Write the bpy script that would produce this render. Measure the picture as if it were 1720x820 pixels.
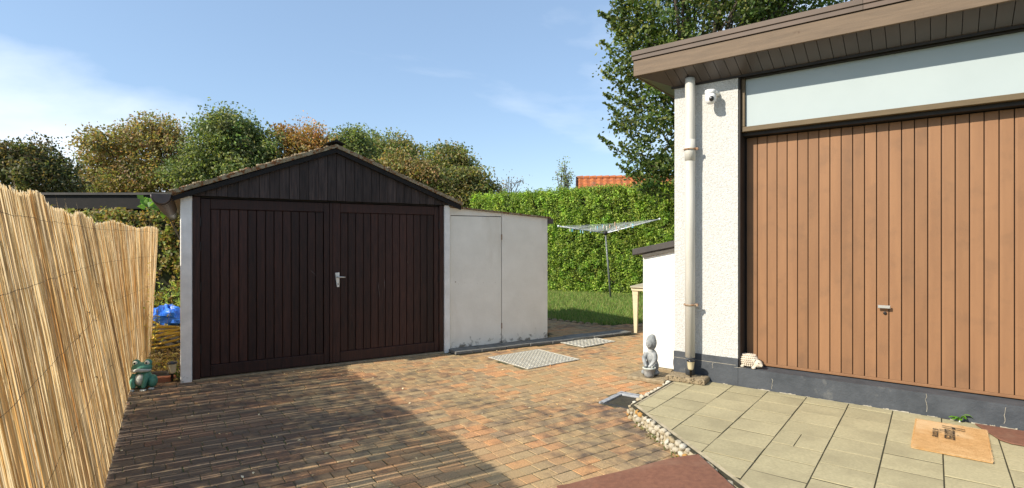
import bpy, math, random
import numpy as np
from mathutils import Vector, Matrix

R = math.radians
rnd = random.Random(11)
scene = bpy.context.scene
for o in list(bpy.data.objects):
    bpy.data.objects.remove(o)

# ------------------------------------------------------------------ camera
EYE = 1.56
cam_d = bpy.data.cameras.new('camera')
cam = bpy.data.objects.new('camera', cam_d)
scene.collection.objects.link(cam)
cam.location = (0, 0, EYE)
cam.rotation_euler = (R(90), 0, 0)
cam_d.sensor_width = 36
cam_d.lens = 36 * 910 / 1720
cam_d.shift_y = -0.0029
cam_d.clip_start = 0.05
cam_d.clip_end = 3000
scene.camera = cam

# ------------------------------------------------------------------ sun, sky, exposure
SUN_EL = R(35.5)
SUN_TRAVEL = R(29.0)                       # heading of the light on the ground, from +X
trav = Vector((math.cos(SUN_TRAVEL) * math.cos(SUN_EL), math.sin(SUN_TRAVEL) * math.cos(SUN_EL), -math.sin(SUN_EL)))
sun_d = bpy.data.lights.new('sun', 'SUN')
sun_d.energy = 5.0
sun_d.angle = R(0.5)
sun_d.color = (1.0, 0.92, 0.78)
sun = bpy.data.objects.new('sun', sun_d)
scene.collection.objects.link(sun)
sun.rotation_euler = trav.to_track_quat('-Z', 'Y').to_euler()
sun.location = (-10, -6, 12)

world = bpy.data.worlds.new('World')
scene.world = world
world.use_nodes = True
wn, wl = world.node_tree.nodes, world.node_tree.links
wn.clear()
w_out = wn.new('ShaderNodeOutputWorld')
w_bg = wn.new('ShaderNodeBackground')
w_sky = wn.new('ShaderNodeTexSky')
w_sky.sky_type = 'NISHITA'
w_sky.sun_disc = False
w_sky.sun_elevation = SUN_EL
w_sky.sun_rotation = math.atan2(-trav.x, -trav.y)
w_sky.air_density = 1.0
w_sky.dust_density = 0.5
w_sky.ozone_density = 1.8
w_bg.inputs[1].default_value = 0.128
w_tc = wn.new('ShaderNodeTexCoord')
w_map = wn.new('ShaderNodeMapping')
w_map.inputs['Rotation'].default_value = (0, 0, R(-33))
w_map.inputs['Scale'].default_value = (1.0, 1.0, 2.2)
w_map.inputs['Location'].default_value = (1.3, 6.6, 1.03)
w_n = wn.new('ShaderNodeTexNoise')
w_n.inputs['Scale'].default_value = 1.15
w_n.inputs['Detail'].default_value = 8
w_n.inputs['Roughness'].default_value = 0.52
w_n.inputs['Distortion'].default_value = 0.5
w_r = wn.new('ShaderNodeValToRGB')
w_r.color_ramp.elements[0].position = 0.53
w_r.color_ramp.elements[1].position = 0.85
w_mix = wn.new('ShaderNodeMixRGB')
w_mix.inputs[2].default_value = (7.4, 7.8, 8.4, 1)
wl.new(w_tc.outputs['Generated'], w_map.inputs[0])
wl.new(w_map.outputs[0], w_n.inputs['Vector'])
wl.new(w_n.outputs[0], w_r.inputs[0])
wl.new(w_r.outputs[0], w_mix.inputs[0])
w_veil = wn.new('ShaderNodeMixRGB')          # thin high haze over the whole sky
w_veil.inputs[0].default_value = 0.30
w_veil.inputs[2].default_value = (3.6, 5.2, 7.4, 1)
wl.new(w_sky.outputs[0], w_veil.inputs[1])
wl.new(w_veil.outputs[0], w_mix.inputs[1])
wl.new(w_mix.outputs[0], w_bg.inputs[0])
wl.new(w_bg.outputs[0], w_out.inputs[0])

scene.render.engine = 'CYCLES'
scene.view_settings.view_transform = 'Standard'
scene.view_settings.look = 'None'
scene.view_settings.exposure = 0.42
scene.view_settings.gamma = 1.0
scene.view_settings.use_curve_mapping = False

# ------------------------------------------------------------------ helpers
COL = scene.collection


def at(x, y, Y):
    """point seen at photo pixel (x, y) at depth Y"""
    return Vector(((x - 860) / 910 * Y, Y, EYE + (405 - y) / 910 * Y))


class MB:
    def __init__(s):
        s.v, s.f, s.c, s.m = [], [], [], []
        s.col = (1, 1, 1)
        s.mi = 0

    def add(s, vs, fs):
        n = len(s.v)
        s.v += [tuple(v) for v in vs]
        s.c += [s.col] * len(vs)
        for f in fs:
            s.f.append(tuple(i + n for i in f))
            s.m.append(s.mi)

    def box(s, x0, x1, y0, y1, z0, z1):
        vs = [(x0, y0, z0), (x1, y0, z0), (x1, y1, z0), (x0, y1, z0), (x0, y0, z1), (x1, y0, z1), (x1, y1, z1), (x0, y1, z1)]
        s.add(vs, [(0, 3, 2, 1), (4, 5, 6, 7), (0, 1, 5, 4), (1, 2, 6, 5), (2, 3, 7, 6), (3, 0, 4, 7)])
        return s

    def bbox(s, x0, x1, y0, y1, z0, z1, b=0.004):
        """box with its front (-y) edges and top edges chamfered"""
        vs = []
        for (y, i) in ((y1, 0), (y0 + b, 0), (y0, b)):
            vs += [(x0 + i, y, z0 + i), (x1 - i, y, z0 + i), (x1 - i, y, z1 - i), (x0 + i, y, z1 - i)]
        fs = [(3, 2, 1, 0), (8, 9, 10, 11)]
        for k in (0, 4):
            for j in range(4):
                a, bb = k + j, k + (j + 1) % 4
                fs.append((a, bb, bb + 4, a + 4))
        s.add(vs, fs)
        return s

    def cush(s, x0, x1, y0, y1, z0, z1, b=0.006):
        """box with its top edges chamfered"""
        vs = []
        for (z, i) in ((z0, 0), (z1 - b, 0), (z1, b)):
            vs += [(x0 + i, y0 + i, z), (x1 - i, y0 + i, z), (x1 - i, y1 - i, z), (x0 + i, y1 - i, z)]
        fs = [(3, 2, 1, 0), (8, 9, 10, 11)]
        for k in (0, 4):
            for j in range(4):
                a, bb = k + j, k + (j + 1) % 4
                fs.append((a, bb, bb + 4, a + 4))
        s.add(vs, fs)
        return s

    def prism(s, pts, z0, z1):
        """xy outline extruded in z"""
        n = len(pts)
        vs = [(p[0], p[1], z0) for p in pts] + [(p[0], p[1], z1) for p in pts]
        fs = [tuple(range(n - 1, -1, -1)), tuple(range(n, 2 * n))]
        for i in range(n):
            j = (i + 1) % n
            fs.append((i, j, j + n, i + n))
        s.add(vs, fs)
        return s

    def xprism(s, pts, y0, y1):
        """xz outline extruded in y"""
        n = len(pts)
        vs = [(p[0], y0, p[1]) for p in pts] + [(p[0], y1, p[1]) for p in pts]
        fs = [tuple(range(n)), tuple(range(2 * n - 1, n - 1, -1))]
        for i in range(n):
            j = (i + 1) % n
            fs.append((j, i, i + n, j + n))
        s.add(vs, fs)
        return s

    def yprism(s, pts, x0, x1):
        """yz outline extruded in x"""
        n = len(pts)
        vs = [(x0, p[0], p[1]) for p in pts] + [(x1, p[0], p[1]) for p in pts]
        fs = [tuple(range(n - 1, -1, -1)), tuple(range(n, 2 * n))]
        for i in range(n):
            j = (i + 1) % n
            fs.append((i, j, j + n, i + n))
        s.add(vs, fs)
        return s

    def tube(s, path, rad, n=8, caps=True):
        path = [Vector(p) for p in path]
        k = len(path)
        rads = rad if isinstance(rad, (list, tuple)) else [rad] * k
        vs, fs = [], []
        prev = None
        for i, p in enumerate(path):
            d = (path[min(i + 1, k - 1)] - path[max(i - 1, 0)])
            d = d.normalized() if d.length > 1e-9 else Vector((0, 0, 1))
            if prev is None:
                a = Vector((1, 0, 0)) if abs(d.x) < 0.8 else Vector((0, 1, 0))
            else:
                a = prev
            u = (a - d * a.dot(d)).normalized()
            w = d.cross(u)
            prev = u
            for j in range(n):
                t = 2 * math.pi * j / n
                vs.append(p + (u * math.cos(t) + w * math.sin(t)) * rads[i])
        for i in range(k - 1):
            for j in range(n):
                a, b = i * n + j, i * n + (j + 1) % n
                fs.append((a, b, b + n, a + n))
        if caps:
            fs.append(tuple(range(n - 1, -1, -1)))
            fs.append(tuple(range((k - 1) * n, k * n)))
        s.add(vs, fs)
        return s

    def lathe(s, prof, c=(0, 0, 0), n=16):
        vs, fs = [], []
        for (r, z) in prof:
            for j in range(n):
                t = 2 * math.pi * j / n
                vs.append((c[0] + r * math.cos(t), c[1] + r * math.sin(t), c[2] + z))
        for i in range(len(prof) - 1):
            for j in range(n):
                a, b = i * n + j, i * n + (j + 1) % n
                fs.append((a, b, b + n, a + n))
        fs.append(tuple(range(n - 1, -1, -1)))
        fs.append(tuple(range((len(prof) - 1) * n, len(prof) * n)))
        s.add(vs, fs)
        return s

    def ell(s, c, r, n=14, m=9, rot=None, jit=0.0, rg=None):
        vs, fs = [], []
        c = Vector(c)
        for i in range(m + 1):
            ph = math.pi * i / m
            for j in range(n):
                t = 2 * math.pi * j / n
                v = Vector((r[0] * math.sin(ph) * math.cos(t), r[1] * math.sin(ph) * math.sin(t), r[2] * math.cos(ph)))
                if jit and rg:
                    v *= 1 + rg.uniform(-jit, jit)
                if rot is not None:
                    v = rot @ v
                vs.append(c + v)
        for i in range(m):
            for j in range(n):
                a, b = i * n + j, i * n + (j + 1) % n
                fs.append((a, a + n, b + n, b))
        s.add(vs, fs)
        return s

    def mesh(s, name, mats, smooth=False):
        me = bpy.data.meshes.new(name)
        me.from_pydata(s.v, [], s.f)
        at_ = me.attributes.new('col', 'FLOAT_COLOR', 'POINT')
        arr = np.ones((len(s.v), 4), dtype=np.float32)
        if s.v:
            arr[:, :3] = np.array(s.c, dtype=np.float32)
        at_.data.foreach_set('color', arr.ravel())
        for m in (mats if isinstance(mats, (list, tuple)) else [mats]):
            me.materials.append(m)
        me.polygons.foreach_set('material_index', s.m)
        if smooth:
            me.polygons.foreach_set('use_smooth', [True] * len(s.f))
        me.update()
        return me

    def build(s, name, mats, parent=None, smooth=False, kind=None):
        o = bpy.data.objects.new(name, s.mesh(name, mats, smooth))
        COL.objects.link(o)
        o.parent = parent
        if kind:
            o['kind'] = kind
        return o


def tag(o, label=None, cat=None, group=None, kind=None):
    if label:
        o['label'] = label
    if cat:
        o['category'] = cat
    if group:
        o['group'] = group
    if kind:
        o['kind'] = kind
    return o


def thing(name, label, cat, loc=(0, 0, 0), rz=0, group=None):
    o = bpy.data.objects.new(name, None)
    COL.objects.link(o)
    o.empty_display_size = 0.1
    o.location = loc
    o.rotation_euler = (0, 0, rz)
    return tag(o, label, cat, group)


def inst(name, me, parent, loc=(0, 0, 0), rot=(0, 0, 0), sc=(1, 1, 1)):
    o = bpy.data.objects.new(name, me)
    COL.objects.link(o)
    o.parent = parent
    o.location = loc
    o.rotation_euler = rot
    o.scale = sc
    return o


def bevel(o, w=0.004, seg=1):
    m = o.modifiers.new('bevel', 'BEVEL')
    m.width = w
    m.segments = seg
    m.limit_method = 'ANGLE'
    return o


def remesh(o, vox=0.006, sm=4):
    m = o.modifiers.new('remesh', 'REMESH')
    m.mode = 'VOXEL'
    m.voxel_size = vox
    m.use_smooth_shade = True
    if sm:
        m2 = o.modifiers.new('smooth', 'SMOOTH')
        m2.iterations = sm
        m2.factor = 0.5
    return o


# ------------------------------------------------------------------ materials
def mat(name, c1, c2=None, scale=8.0, rough=0.8, bump=0.0, bscale=60.0, stretch=(1, 1, 1), attr=False, vary=0.0, spec=0.3,
        c3=None, scale3=2.0, pos3=(0.5, 0.62), metal=0.0, trans=0.0, transc=None, detail=5.0, space='Object', pos=(0.35, 0.68),
        amt3=1.0, stretch3=(1, 1, 1)):
    m = bpy.data.materials.new(name)
    m.use_nodes = True
    N, L = m.node_tree.nodes, m.node_tree.links
    b = N['Principled BSDF']
    b.inputs['Roughness'].default_value = rough
    b.inputs['Specular IOR Level'].default_value = spec
    b.inputs['Metallic'].default_value = metal
    if space == 'Object':
        tc = N.new('ShaderNodeTexCoord')
        src = tc.outputs['Object']
    else:
        tc = N.new('ShaderNodeNewGeometry')
        src = tc.outputs['Position']
    if vary > 0 or space == 'Object':
        oi = N.new('ShaderNodeObjectInfo')
        vm = N.new('ShaderNodeVectorMath')
        vm.operation = 'ADD'
        ml = N.new('ShaderNodeMath')
        ml.operation = 'MULTIPLY'
        ml.inputs[1].default_value = 13.7 if space == 'Object' else 0.0
        L.new(oi.outputs['Random'], ml.inputs[0])
        L.new(src, vm.inputs[0])
        L.new(ml.outputs[0], vm.inputs[1])
        src = vm.outputs[0]

    def mapped(st):
        if st == (1, 1, 1):
            return src
        mp = N.new('ShaderNodeMapping')
        mp.inputs['Scale'].default_value = st
        L.new(src, mp.inputs[0])
        return mp.outputs[0]

    def ramp(fac, p0, p1):
        r = N.new('ShaderNodeMapRange')
        r.inputs[1].default_value = p0
        r.inputs[2].default_value = p1
        L.new(fac, r.inputs[0])
        return r.outputs[0]

    def noise(sc, st, det=detail):
        n = N.new('ShaderNodeTexNoise')
        n.inputs['Scale'].default_value = sc
        n.inputs['Detail'].default_value = det
        n.inputs['Roughness'].default_value = 0.6
        L.new(mapped(st), n.inputs['Vector'])
        return n.outputs[0]

    def mix(fac, a, bb, mode='MIX'):
        x = N.new('ShaderNodeMixRGB')
        x.blend_type = mode
        for i, v in ((0, fac), (1, a), (2, bb)):
            if isinstance(v, (int, float)):
                x.inputs[i].default_value = v
            elif isinstance(v, tuple):
                x.inputs[i].default_value = (*v, 1)
            else:
                L.new(v, x.inputs[i])
        return x.outputs[0]

    colr = c1
    if c2 is not None:
        colr = mix(ramp(noise(scale, stretch), *pos), c1, c2)
    if attr:
        a = N.new('ShaderNodeAttribute')
        a.attribute_name = 'col'
        colr = mix(1.0, colr, a.outputs['Color'], 'MULTIPLY')
    if c3 is not None:
        f = ramp(noise(scale3, stretch3), *pos3)
        if amt3 != 1.0:
            mm = N.new('ShaderNodeMath')
            mm.operation = 'MULTIPLY'
            mm.inputs[1].default_value = amt3
            L.new(f, mm.inputs[0])
            f = mm.outputs[0]
        colr = mix(f, colr, c3)
    if vary > 0:
        hv = N.new('ShaderNodeHueSaturation')
        mr = N.new('ShaderNodeMapRange')
        mr.inputs[3].default_value = 1 - vary
        mr.inputs[4].default_value = 1 + vary
        L.new(oi.outputs['Random'], mr.inputs[0])
        L.new(mr.outputs[0], hv.inputs['Value'])
        if isinstance(colr, tuple):
            hv.inputs['Color'].default_value = (*colr, 1)
        else:
            L.new(colr, hv.inputs['Color'])
        colr = hv.outputs[0]
    if isinstance(colr, tuple):
        b.inputs['Base Color'].default_value = (*colr, 1)
    else:
        L.new(colr, b.inputs['Base Color'])
    if bump > 0:
        bp = N.new('ShaderNodeBump')
        bp.inputs['Strength'].default_value = 1.0
        bp.inputs['Distance'].default_value = bump
        L.new(noise(bscale, stretch, 3.0), bp.inputs['Height'])
        L.new(bp.outputs[0], b.inputs['Normal'])
    if trans > 0:
        t = N.new('ShaderNodeBsdfTranslucent')
        if transc is not None:
            tcx = mix(1.0, colr, transc, 'MULTIPLY')
            L.new(tcx, t.inputs[0])
        elif isinstance(colr, tuple):
            t.inputs[0].default_value = (*colr, 1)
        else:
            L.new(colr, t.inputs[0])
        ms = N.new('ShaderNodeMixShader')
        ms.inputs[0].default_value = trans
        L.new(b.outputs[0], ms.inputs[1])
        L.new(t.outputs[0], ms.inputs[2])
        L.new(ms.outputs[0], N['Material Output'].inputs[0])
    return m


def stained(m, low, z0, z1, scale, thr, stretch=(1, 1, 1)):
    """peeling or grime patches in a band that starts at the foot of a wall"""
    N, L = m.node_tree.nodes, m.node_tree.links
    b = N['Principled BSDF']
    old = b.inputs['Base Color'].links[0].from_socket if b.inputs['Base Color'].links else None
    tc = N.new('ShaderNodeTexCoord')
    sx = N.new('ShaderNodeSeparateXYZ')
    L.new(tc.outputs['Object'], sx.inputs[0])
    g = N.new('ShaderNodeMapRange')
    g.inputs[1].default_value = z0
    g.inputs[2].default_value = z1
    g.inputs[3].default_value = 0.34
    g.inputs[4].default_value = 0.0
    L.new(sx.outputs['Z'], g.inputs[0])
    mp = N.new('ShaderNodeMapping')
    mp.inputs['Scale'].default_value = stretch
    L.new(tc.outputs['Object'], mp.inputs[0])
    n = N.new('ShaderNodeTexNoise')
    n.inputs['Scale'].default_value = scale
    n.inputs['Detail'].default_value = 6
    n.inputs['Roughness'].default_value = 0.65
    L.new(mp.outputs[0], n.inputs['Vector'])
    ad = N.new('ShaderNodeMath')
    L.new(g.outputs[0], ad.inputs[0])
    L.new(n.outputs[0], ad.inputs[1])
    th = N.new('ShaderNodeMapRange')
    th.inputs[1].default_value = thr
    th.inputs[2].default_value = thr + 0.13
    th.inputs[4].default_value = 0.85
    L.new(ad.outputs[0], th.inputs[0])
    mx = N.new('ShaderNodeMixRGB')
    L.new(th.outputs[0], mx.inputs[0])
    if old:
        L.new(old, mx.inputs[1])
    mx.inputs[2].default_value = (*low, 1)
    L.new(mx.outputs[0], b.inputs['Base Color'])
    return m


M = {}
M['soil'] = mat('soil', (0.10, 0.075, 0.045), (0.055, 0.042, 0.028), 6, 0.95, 0.02, 30, c3=(0.20, 0.15, 0.08), scale3=40, space='W')
M['meadow'] = mat('meadow', (0.07, 0.10, 0.03), (0.12, 0.12, 0.05), 0.6, 0.95, 0.02, 20, space='W')
M['joint'] = mat('joint_sand', (0.15, 0.125, 0.07), (0.085, 0.075, 0.042), 9, 0.95, 0.004, 180, c3=(0.055, 0.068, 0.025), scale3=3, space='W')
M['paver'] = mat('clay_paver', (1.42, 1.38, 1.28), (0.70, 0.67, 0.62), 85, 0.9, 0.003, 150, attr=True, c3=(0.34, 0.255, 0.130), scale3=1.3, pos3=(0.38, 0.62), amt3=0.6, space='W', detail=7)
def algae_shade(m, low, scale, thr, wid, off, amt, patch=None):
    """blackish algal blotches in world space; patch also paints in fence shade"""
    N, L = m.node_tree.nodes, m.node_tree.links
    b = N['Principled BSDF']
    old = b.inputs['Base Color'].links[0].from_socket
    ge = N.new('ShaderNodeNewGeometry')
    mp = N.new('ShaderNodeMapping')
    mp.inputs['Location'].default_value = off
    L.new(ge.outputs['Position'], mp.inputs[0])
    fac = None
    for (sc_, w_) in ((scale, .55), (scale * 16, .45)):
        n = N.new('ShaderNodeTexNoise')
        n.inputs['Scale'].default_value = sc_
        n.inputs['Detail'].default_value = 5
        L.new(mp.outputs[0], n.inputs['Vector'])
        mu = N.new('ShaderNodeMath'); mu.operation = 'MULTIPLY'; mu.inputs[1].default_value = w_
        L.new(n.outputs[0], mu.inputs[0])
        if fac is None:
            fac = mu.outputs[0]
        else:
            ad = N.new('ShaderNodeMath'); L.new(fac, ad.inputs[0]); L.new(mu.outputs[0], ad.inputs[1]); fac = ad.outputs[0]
    if patch:                                    # stained corner by the fence, darkened further to deepen the fence shade
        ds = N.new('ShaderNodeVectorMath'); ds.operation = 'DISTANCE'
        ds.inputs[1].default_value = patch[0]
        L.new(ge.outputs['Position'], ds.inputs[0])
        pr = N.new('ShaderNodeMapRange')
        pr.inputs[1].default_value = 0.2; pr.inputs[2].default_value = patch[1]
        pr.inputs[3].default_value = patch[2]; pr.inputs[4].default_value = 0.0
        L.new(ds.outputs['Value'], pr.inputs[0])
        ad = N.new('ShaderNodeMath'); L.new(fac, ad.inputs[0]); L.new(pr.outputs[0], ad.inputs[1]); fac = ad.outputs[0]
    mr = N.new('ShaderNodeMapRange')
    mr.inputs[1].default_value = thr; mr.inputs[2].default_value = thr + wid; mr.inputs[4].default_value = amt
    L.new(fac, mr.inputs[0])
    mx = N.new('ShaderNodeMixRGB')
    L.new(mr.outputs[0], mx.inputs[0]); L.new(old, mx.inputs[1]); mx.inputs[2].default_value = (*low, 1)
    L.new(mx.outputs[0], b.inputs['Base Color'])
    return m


algae_shade(M['paver'], (0.050, 0.044, 0.046), 0.55, 0.50, 0.16, (5.0, 3.6, 0), 0.78, ((-2.9, 4.5, 0), 2.4, 0.24))
M['slab'] = mat('grey_slab', (0.20, 0.195, 0.18), (0.13, 0.13, 0.115), 9, 0.9, 0.002, 150, vary=0.12)
M['tile'] = mat('terrace_tile', (0.43, 0.375, 0.225), (0.335, 0.295, 0.175), 60, 0.9, 0.0016, 320, vary=0.07, c3=(0.25, 0.215, 0.13), scale3=2.6, pos3=(0.46, 0.74), amt3=0.65)
M['bed'] = mat('terrace_bed', (0.060, 0.052, 0.030), (0.030, 0.030, 0.016), 12, 0.95, 0.004, 120)
M['mortar'] = mat('mortar', (0.42, 0.36, 0.25), (0.27, 0.23, 0.15), 12, 0.95, 0.006, 90)
M['pebble'] = mat('pale_stone', (1, 1, 1), (0.72, 0.70, 0.62), 14, 0.75, 0.004, 60, attr=True)
M['concrete'] = mat('rough_concrete', (0.34, 0.27, 0.17), (0.20, 0.15, 0.09), 22, 0.95, 0.008, 90)
M['white_paint'] = mat('white_plaster', (0.78, 0.765, 0.72), (0.70, 0.685, 0.64), 5, 0.85, 0.003, 60)
M['post_paint'] = mat('post_paint', (0.80, 0.79, 0.76), (0.68, 0.67, 0.64), 9, 0.8, 0.004, 40)
stained(M['post_paint'], (0.20, 0.17, 0.12), 0.0, 0.35, 16, 0.86)
M['shed_paint'] = mat('shed_paint', (0.80, 0.77, 0.69), (0.72, 0.69, 0.61), 3, 0.8, 0.002, 40, c3=(0.52, 0.47, 0.37), scale3=2.2, pos3=(0.55, 0.8), amt3=0.6, stretch3=(1, 1, 0.25))
stained(M['shed_paint'], (0.10, 0.08, 0.05), 0.03, 0.38, 10, 0.795)
M['hut_paint'] = mat('hut_paint', (0.80, 0.79, 0.75), (0.72, 0.71, 0.66), 6, 0.85, 0.004, 50, c3=(0.36, 0.31, 0.23), scale3=24, pos3=(0.70, 0.74))
stained(M['hut_paint'], (0.36, 0.30, 0.20), 0.02, 0.30, 18, 0.88)
M['stucco'] = mat('roughcast', (0.60, 0.595, 0.57), (0.46, 0.455, 0.43), 70, 0.95, 0.010, 70, c3=(0.24, 0.21, 0.155), scale3=80, pos3=(0.58, 0.68), amt3=0.75)
M['plinth'] = mat('plinth_paint', (0.075, 0.082, 0.092), (0.05, 0.056, 0.064), 7, 0.75, 0.004, 50, c3=(0.21, 0.205, 0.185), scale3=5, pos3=(0.62, 0.75), amt3=0.55)
M['crack'] = mat('pale_render', (0.50, 0.45, 0.36), (0.34, 0.30, 0.23), 30, 0.95, 0.004, 90)
M['scuff'] = mat('scuff', (0.30, 0.27, 0.25), (0.16, 0.13, 0.12), 60, 0.9)
M['dark_wood'] = mat('stained_wood', (0.046, 0.018, 0.013), (0.017, 0.0078, 0.0070), 9, 0.5, 0.0012, 60, stretch=(7, 7, 0.5), vary=0.35, spec=0.28)
M['gable_wood'] = mat('weathered_gable_wood', (0.060, 0.043, 0.038), (0.018, 0.0135, 0.013), 9, 0.6, 0.0015, 60, stretch=(7, 7, 0.4), vary=0.3, spec=0.25)
M['black_wood'] = mat('black_wood', (0.014, 0.011, 0.010), (0.007, 0.0065, 0.006), 9, 0.75, 0.001, 40)
M['moss_roof'] = mat('mossy_roof', (0.20, 0.155, 0.085), (0.35, 0.30, 0.21), 16, 0.95, 0.01, 40, c3=(0.17, 0.07, 0.025), scale3=30, pos3=(0.5, 0.6))
M['gutter'] = mat('brown_gutter', (0.085, 0.062, 0.055), (0.055, 0.042, 0.04), 6, 0.45, spec=0.5)
M['metal'] = mat('bright_metal', (0.62, 0.61, 0.57), (0.5, 0.49, 0.46), 12, 0.35, metal=0.6)
M['handle_white'] = mat('pale_handle', (0.78, 0.77, 0.70), (0.68, 0.66, 0.58), 40, 0.5)
M['hinge'] = mat('dark_iron', (0.014, 0.012, 0.012), rough=0.5)
M['zinc'] = mat('galvanised_plate', (0.66, 0.63, 0.54), (0.52, 0.49, 0.41), 9, 0.5, metal=0.1)
M['zinc_dark'] = mat('plate_ground', (0.15, 0.135, 0.10), (0.10, 0.088, 0.065), 9, 0.7, metal=0.2)
M['grate'] = mat('dark_grate', (0.035, 0.035, 0.034), (0.02, 0.02, 0.02), 12, 0.6)
M['grate_frame'] = mat('grate_frame', (0.40, 0.41, 0.43), (0.22, 0.23, 0.24), 24, 0.6, 0.003, 50, c3=(0.08, 0.08, 0.08), scale3=14, pos3=(.56, .66))
M['brown_door'] = mat('brown_door_paint', (0.262, 0.136, 0.067), (0.222, 0.114, 0.057), 3, 0.55, vary=0.10, stretch=(3, 3, 0.4), spec=0.25, c3=(0.16, 0.09, 0.05), scale3=4.0, pos3=(0.52, 0.80), amt3=0.7)
M['fascia'] = mat('fascia_board', (0.172, 0.120, 0.078), (0.128, 0.090, 0.060), 5, 0.65, 0.0015, 30, stretch=(0.5, 6, 6), c3=(0.10, 0.06, 0.035), scale3=9, pos3=(0.66, 0.74))
M['cap'] = mat('roof_cap', (0.13, 0.09, 0.068), (0.10, 0.072, 0.055), 3, 0.55)
M['soffit'] = mat('soffit_panel', (0.085, 0.068, 0.058), (0.066, 0.054, 0.047), 4, 0.35, spec=0.45, vary=0.1)
M['frame_brown'] = mat('window_frame', (0.135, 0.095, 0.05), (0.105, 0.075, 0.04), 6, 0.55, stretch=(1, 1, 5))
M['dark_trim'] = mat('dark_trim', (0.03, 0.025, 0.022), (0.02, 0.017, 0.016), 6, 0.6)
M['frost'] = mat('frosted_glass', (0.39, 0.445, 0.45), (0.37, 0.425, 0.43), 2, 0.3, spec=0.3)
M['pvc'] = mat('cream_pvc', (0.62, 0.60, 0.54), (0.52, 0.50, 0.44), 4, 0.45, stretch=(3, 3, 0.5), c3=(0.30, 0.20, 0.10), scale3=5, pos3=(0.66, 0.80), amt3=0.5, stretch3=(4, 4, 0.5))
M['rust'] = mat('rusty_clamp', (0.22, 0.09, 0.03), (0.40, 0.33, 0.24), 40, 0.85)
M['plastic_white'] = mat('white_plastic', (0.82, 0.82, 0.82), rough=0.35, spec=0.5)
M['plastic_black'] = mat('black_plastic', (0.015, 0.015, 0.016), rough=0.25, spec=0.6)
M['cream_plastic'] = mat('cream_plastic', (0.66, 0.57, 0.38), (0.60, 0.51, 0.33), 6, 0.45)
M['tabletop'] = mat('weathered_table_top', (0.50, 0.44, 0.31), (0.38, 0.34, 0.24), 10, 0.6)
M['dark_roof'] = mat('grey_roof_sheet', (0.075, 0.066, 0.06), (0.05, 0.045, 0.042), 5, 0.6)
M['rot_wood'] = mat('rotten_wood', (0.11, 0.10, 0.085), (0.07, 0.062, 0.053), 8, 0.9, 0.003, 40, stretch=(1, 1, 6))
M['brown_mat'] = mat('brown_rubber', (0.215, 0.098, 0.060), (0.155, 0.070, 0.045), 30, 0.85, 0.003, 160, c3=(0.25, 0.15, 0.10), scale3=4, pos3=(0.52, 0.75), amt3=0.6)
M['coir'] = mat('coir', (0.60, 0.36, 0.155), (0.47, 0.265, 0.10), 26, 1.0, 0.006, 220, c3=(0.66, 0.46, 0.25), scale3=2.0)
M['ink'] = mat('black_print', (0.035, 0.028, 0.02), (0.10, 0.07, 0.035), 120, 1.0, pos=(0.5, 0.75))
M['statue'] = mat('grey_stone_cast', (0.30, 0.315, 0.315), (0.19, 0.20, 0.20), 14, 0.9, 0.004, 60, c3=(0.42, 0.43, 0.42), scale3=9)
M['hog'] = mat('pale_stone_cast', (0.66, 0.58, 0.47), (0.48, 0.41, 0.32), 30, 0.9, 0.003, 70)
M['frog'] = mat('frog_green', (0.05, 0.185, 0.125), (0.10, 0.27, 0.195), 16, 0.55, 0.002, 40, c3=(0.42, 0.50, 0.45), scale3=22, pos3=(0.64, 0.74))
M['frog_pale'] = mat('frog_pale', (0.56, 0.56, 0.51), (0.35, 0.40, 0.36), 24, 0.6, 0.002, 60)
M['eye_yellow'] = mat('eye_white', (0.74, 0.74, 0.60), rough=0.4)
M['tarp'] = mat('blue_tarp', (0.02, 0.13, 0.62), (0.03, 0.20, 0.78), 8, 0.35, 0.004, 20, spec=0.5)
M['hose'] = mat('yellow_hose', (0.60, 0.42, 0.07), (0.48, 0.33, 0.06), 9, 0.5)
M['bark'] = mat('bark', (0.085, 0.066, 0.048), (0.05, 0.04, 0.03), 9, 0.95, 0.01, 20)
M['leaf'] = mat('leaf', (1, 1, 1), attr=True, rough=0.55, trans=0.42, transc=(1.3, 1.35, 0.7), spec=0.35)
M['hedge_core'] = mat('hedge_core', (0.022, 0.030, 0.010), (0.035, 0.030, 0.015), 6, 0.95)
M['grass'] = mat('grass_blade', (1, 1, 1), attr=True, rough=0.6, trans=0.35)
M['reed'] = mat('reed', (1, 1, 1), (0.72, 0.68, 0.62), 16, 0.55, attr=True, trans=0.84, transc=(1.0, 0.97, 0.90), stretch=(4, 4, 0.35), spec=0.3, c3=(0.20, 0.13, 0.07), scale3=11, pos3=(0.62, 0.72), amt3=0.7, stretch3=(9, 9, 0.8))
M['wire'] = mat('rusty_wire', (0.05, 0.035, 0.025), rough=0.7)
M['roof_tile'] = mat('orange_roof_tile', (0.47, 0.155, 0.05), (0.33, 0.10, 0.04), 5, 0.8, c3=(0.22, 0.12, 0.07), scale3=3, pos3=(0.55, 0.7))
M['brickwork'] = mat('red_brickwork', (0.36, 0.14, 0.075), (0.28, 0.11, 0.06), 6, 0.9)
M['peg'] = mat('clothes_peg', (1, 1, 1), attr=True, rough=0.5)
M['line'] = mat('line_cord', (0.60, 0.63, 0.66), rough=0.6)
M['grey_post'] = mat('grey_tube', (0.20, 0.22, 0.20), (0.15, 0.165, 0.15), 5, 0.5, metal=0.4)
M['alu'] = mat('aluminium', (0.72, 0.74, 0.76), rough=0.4, metal=0.3)


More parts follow.
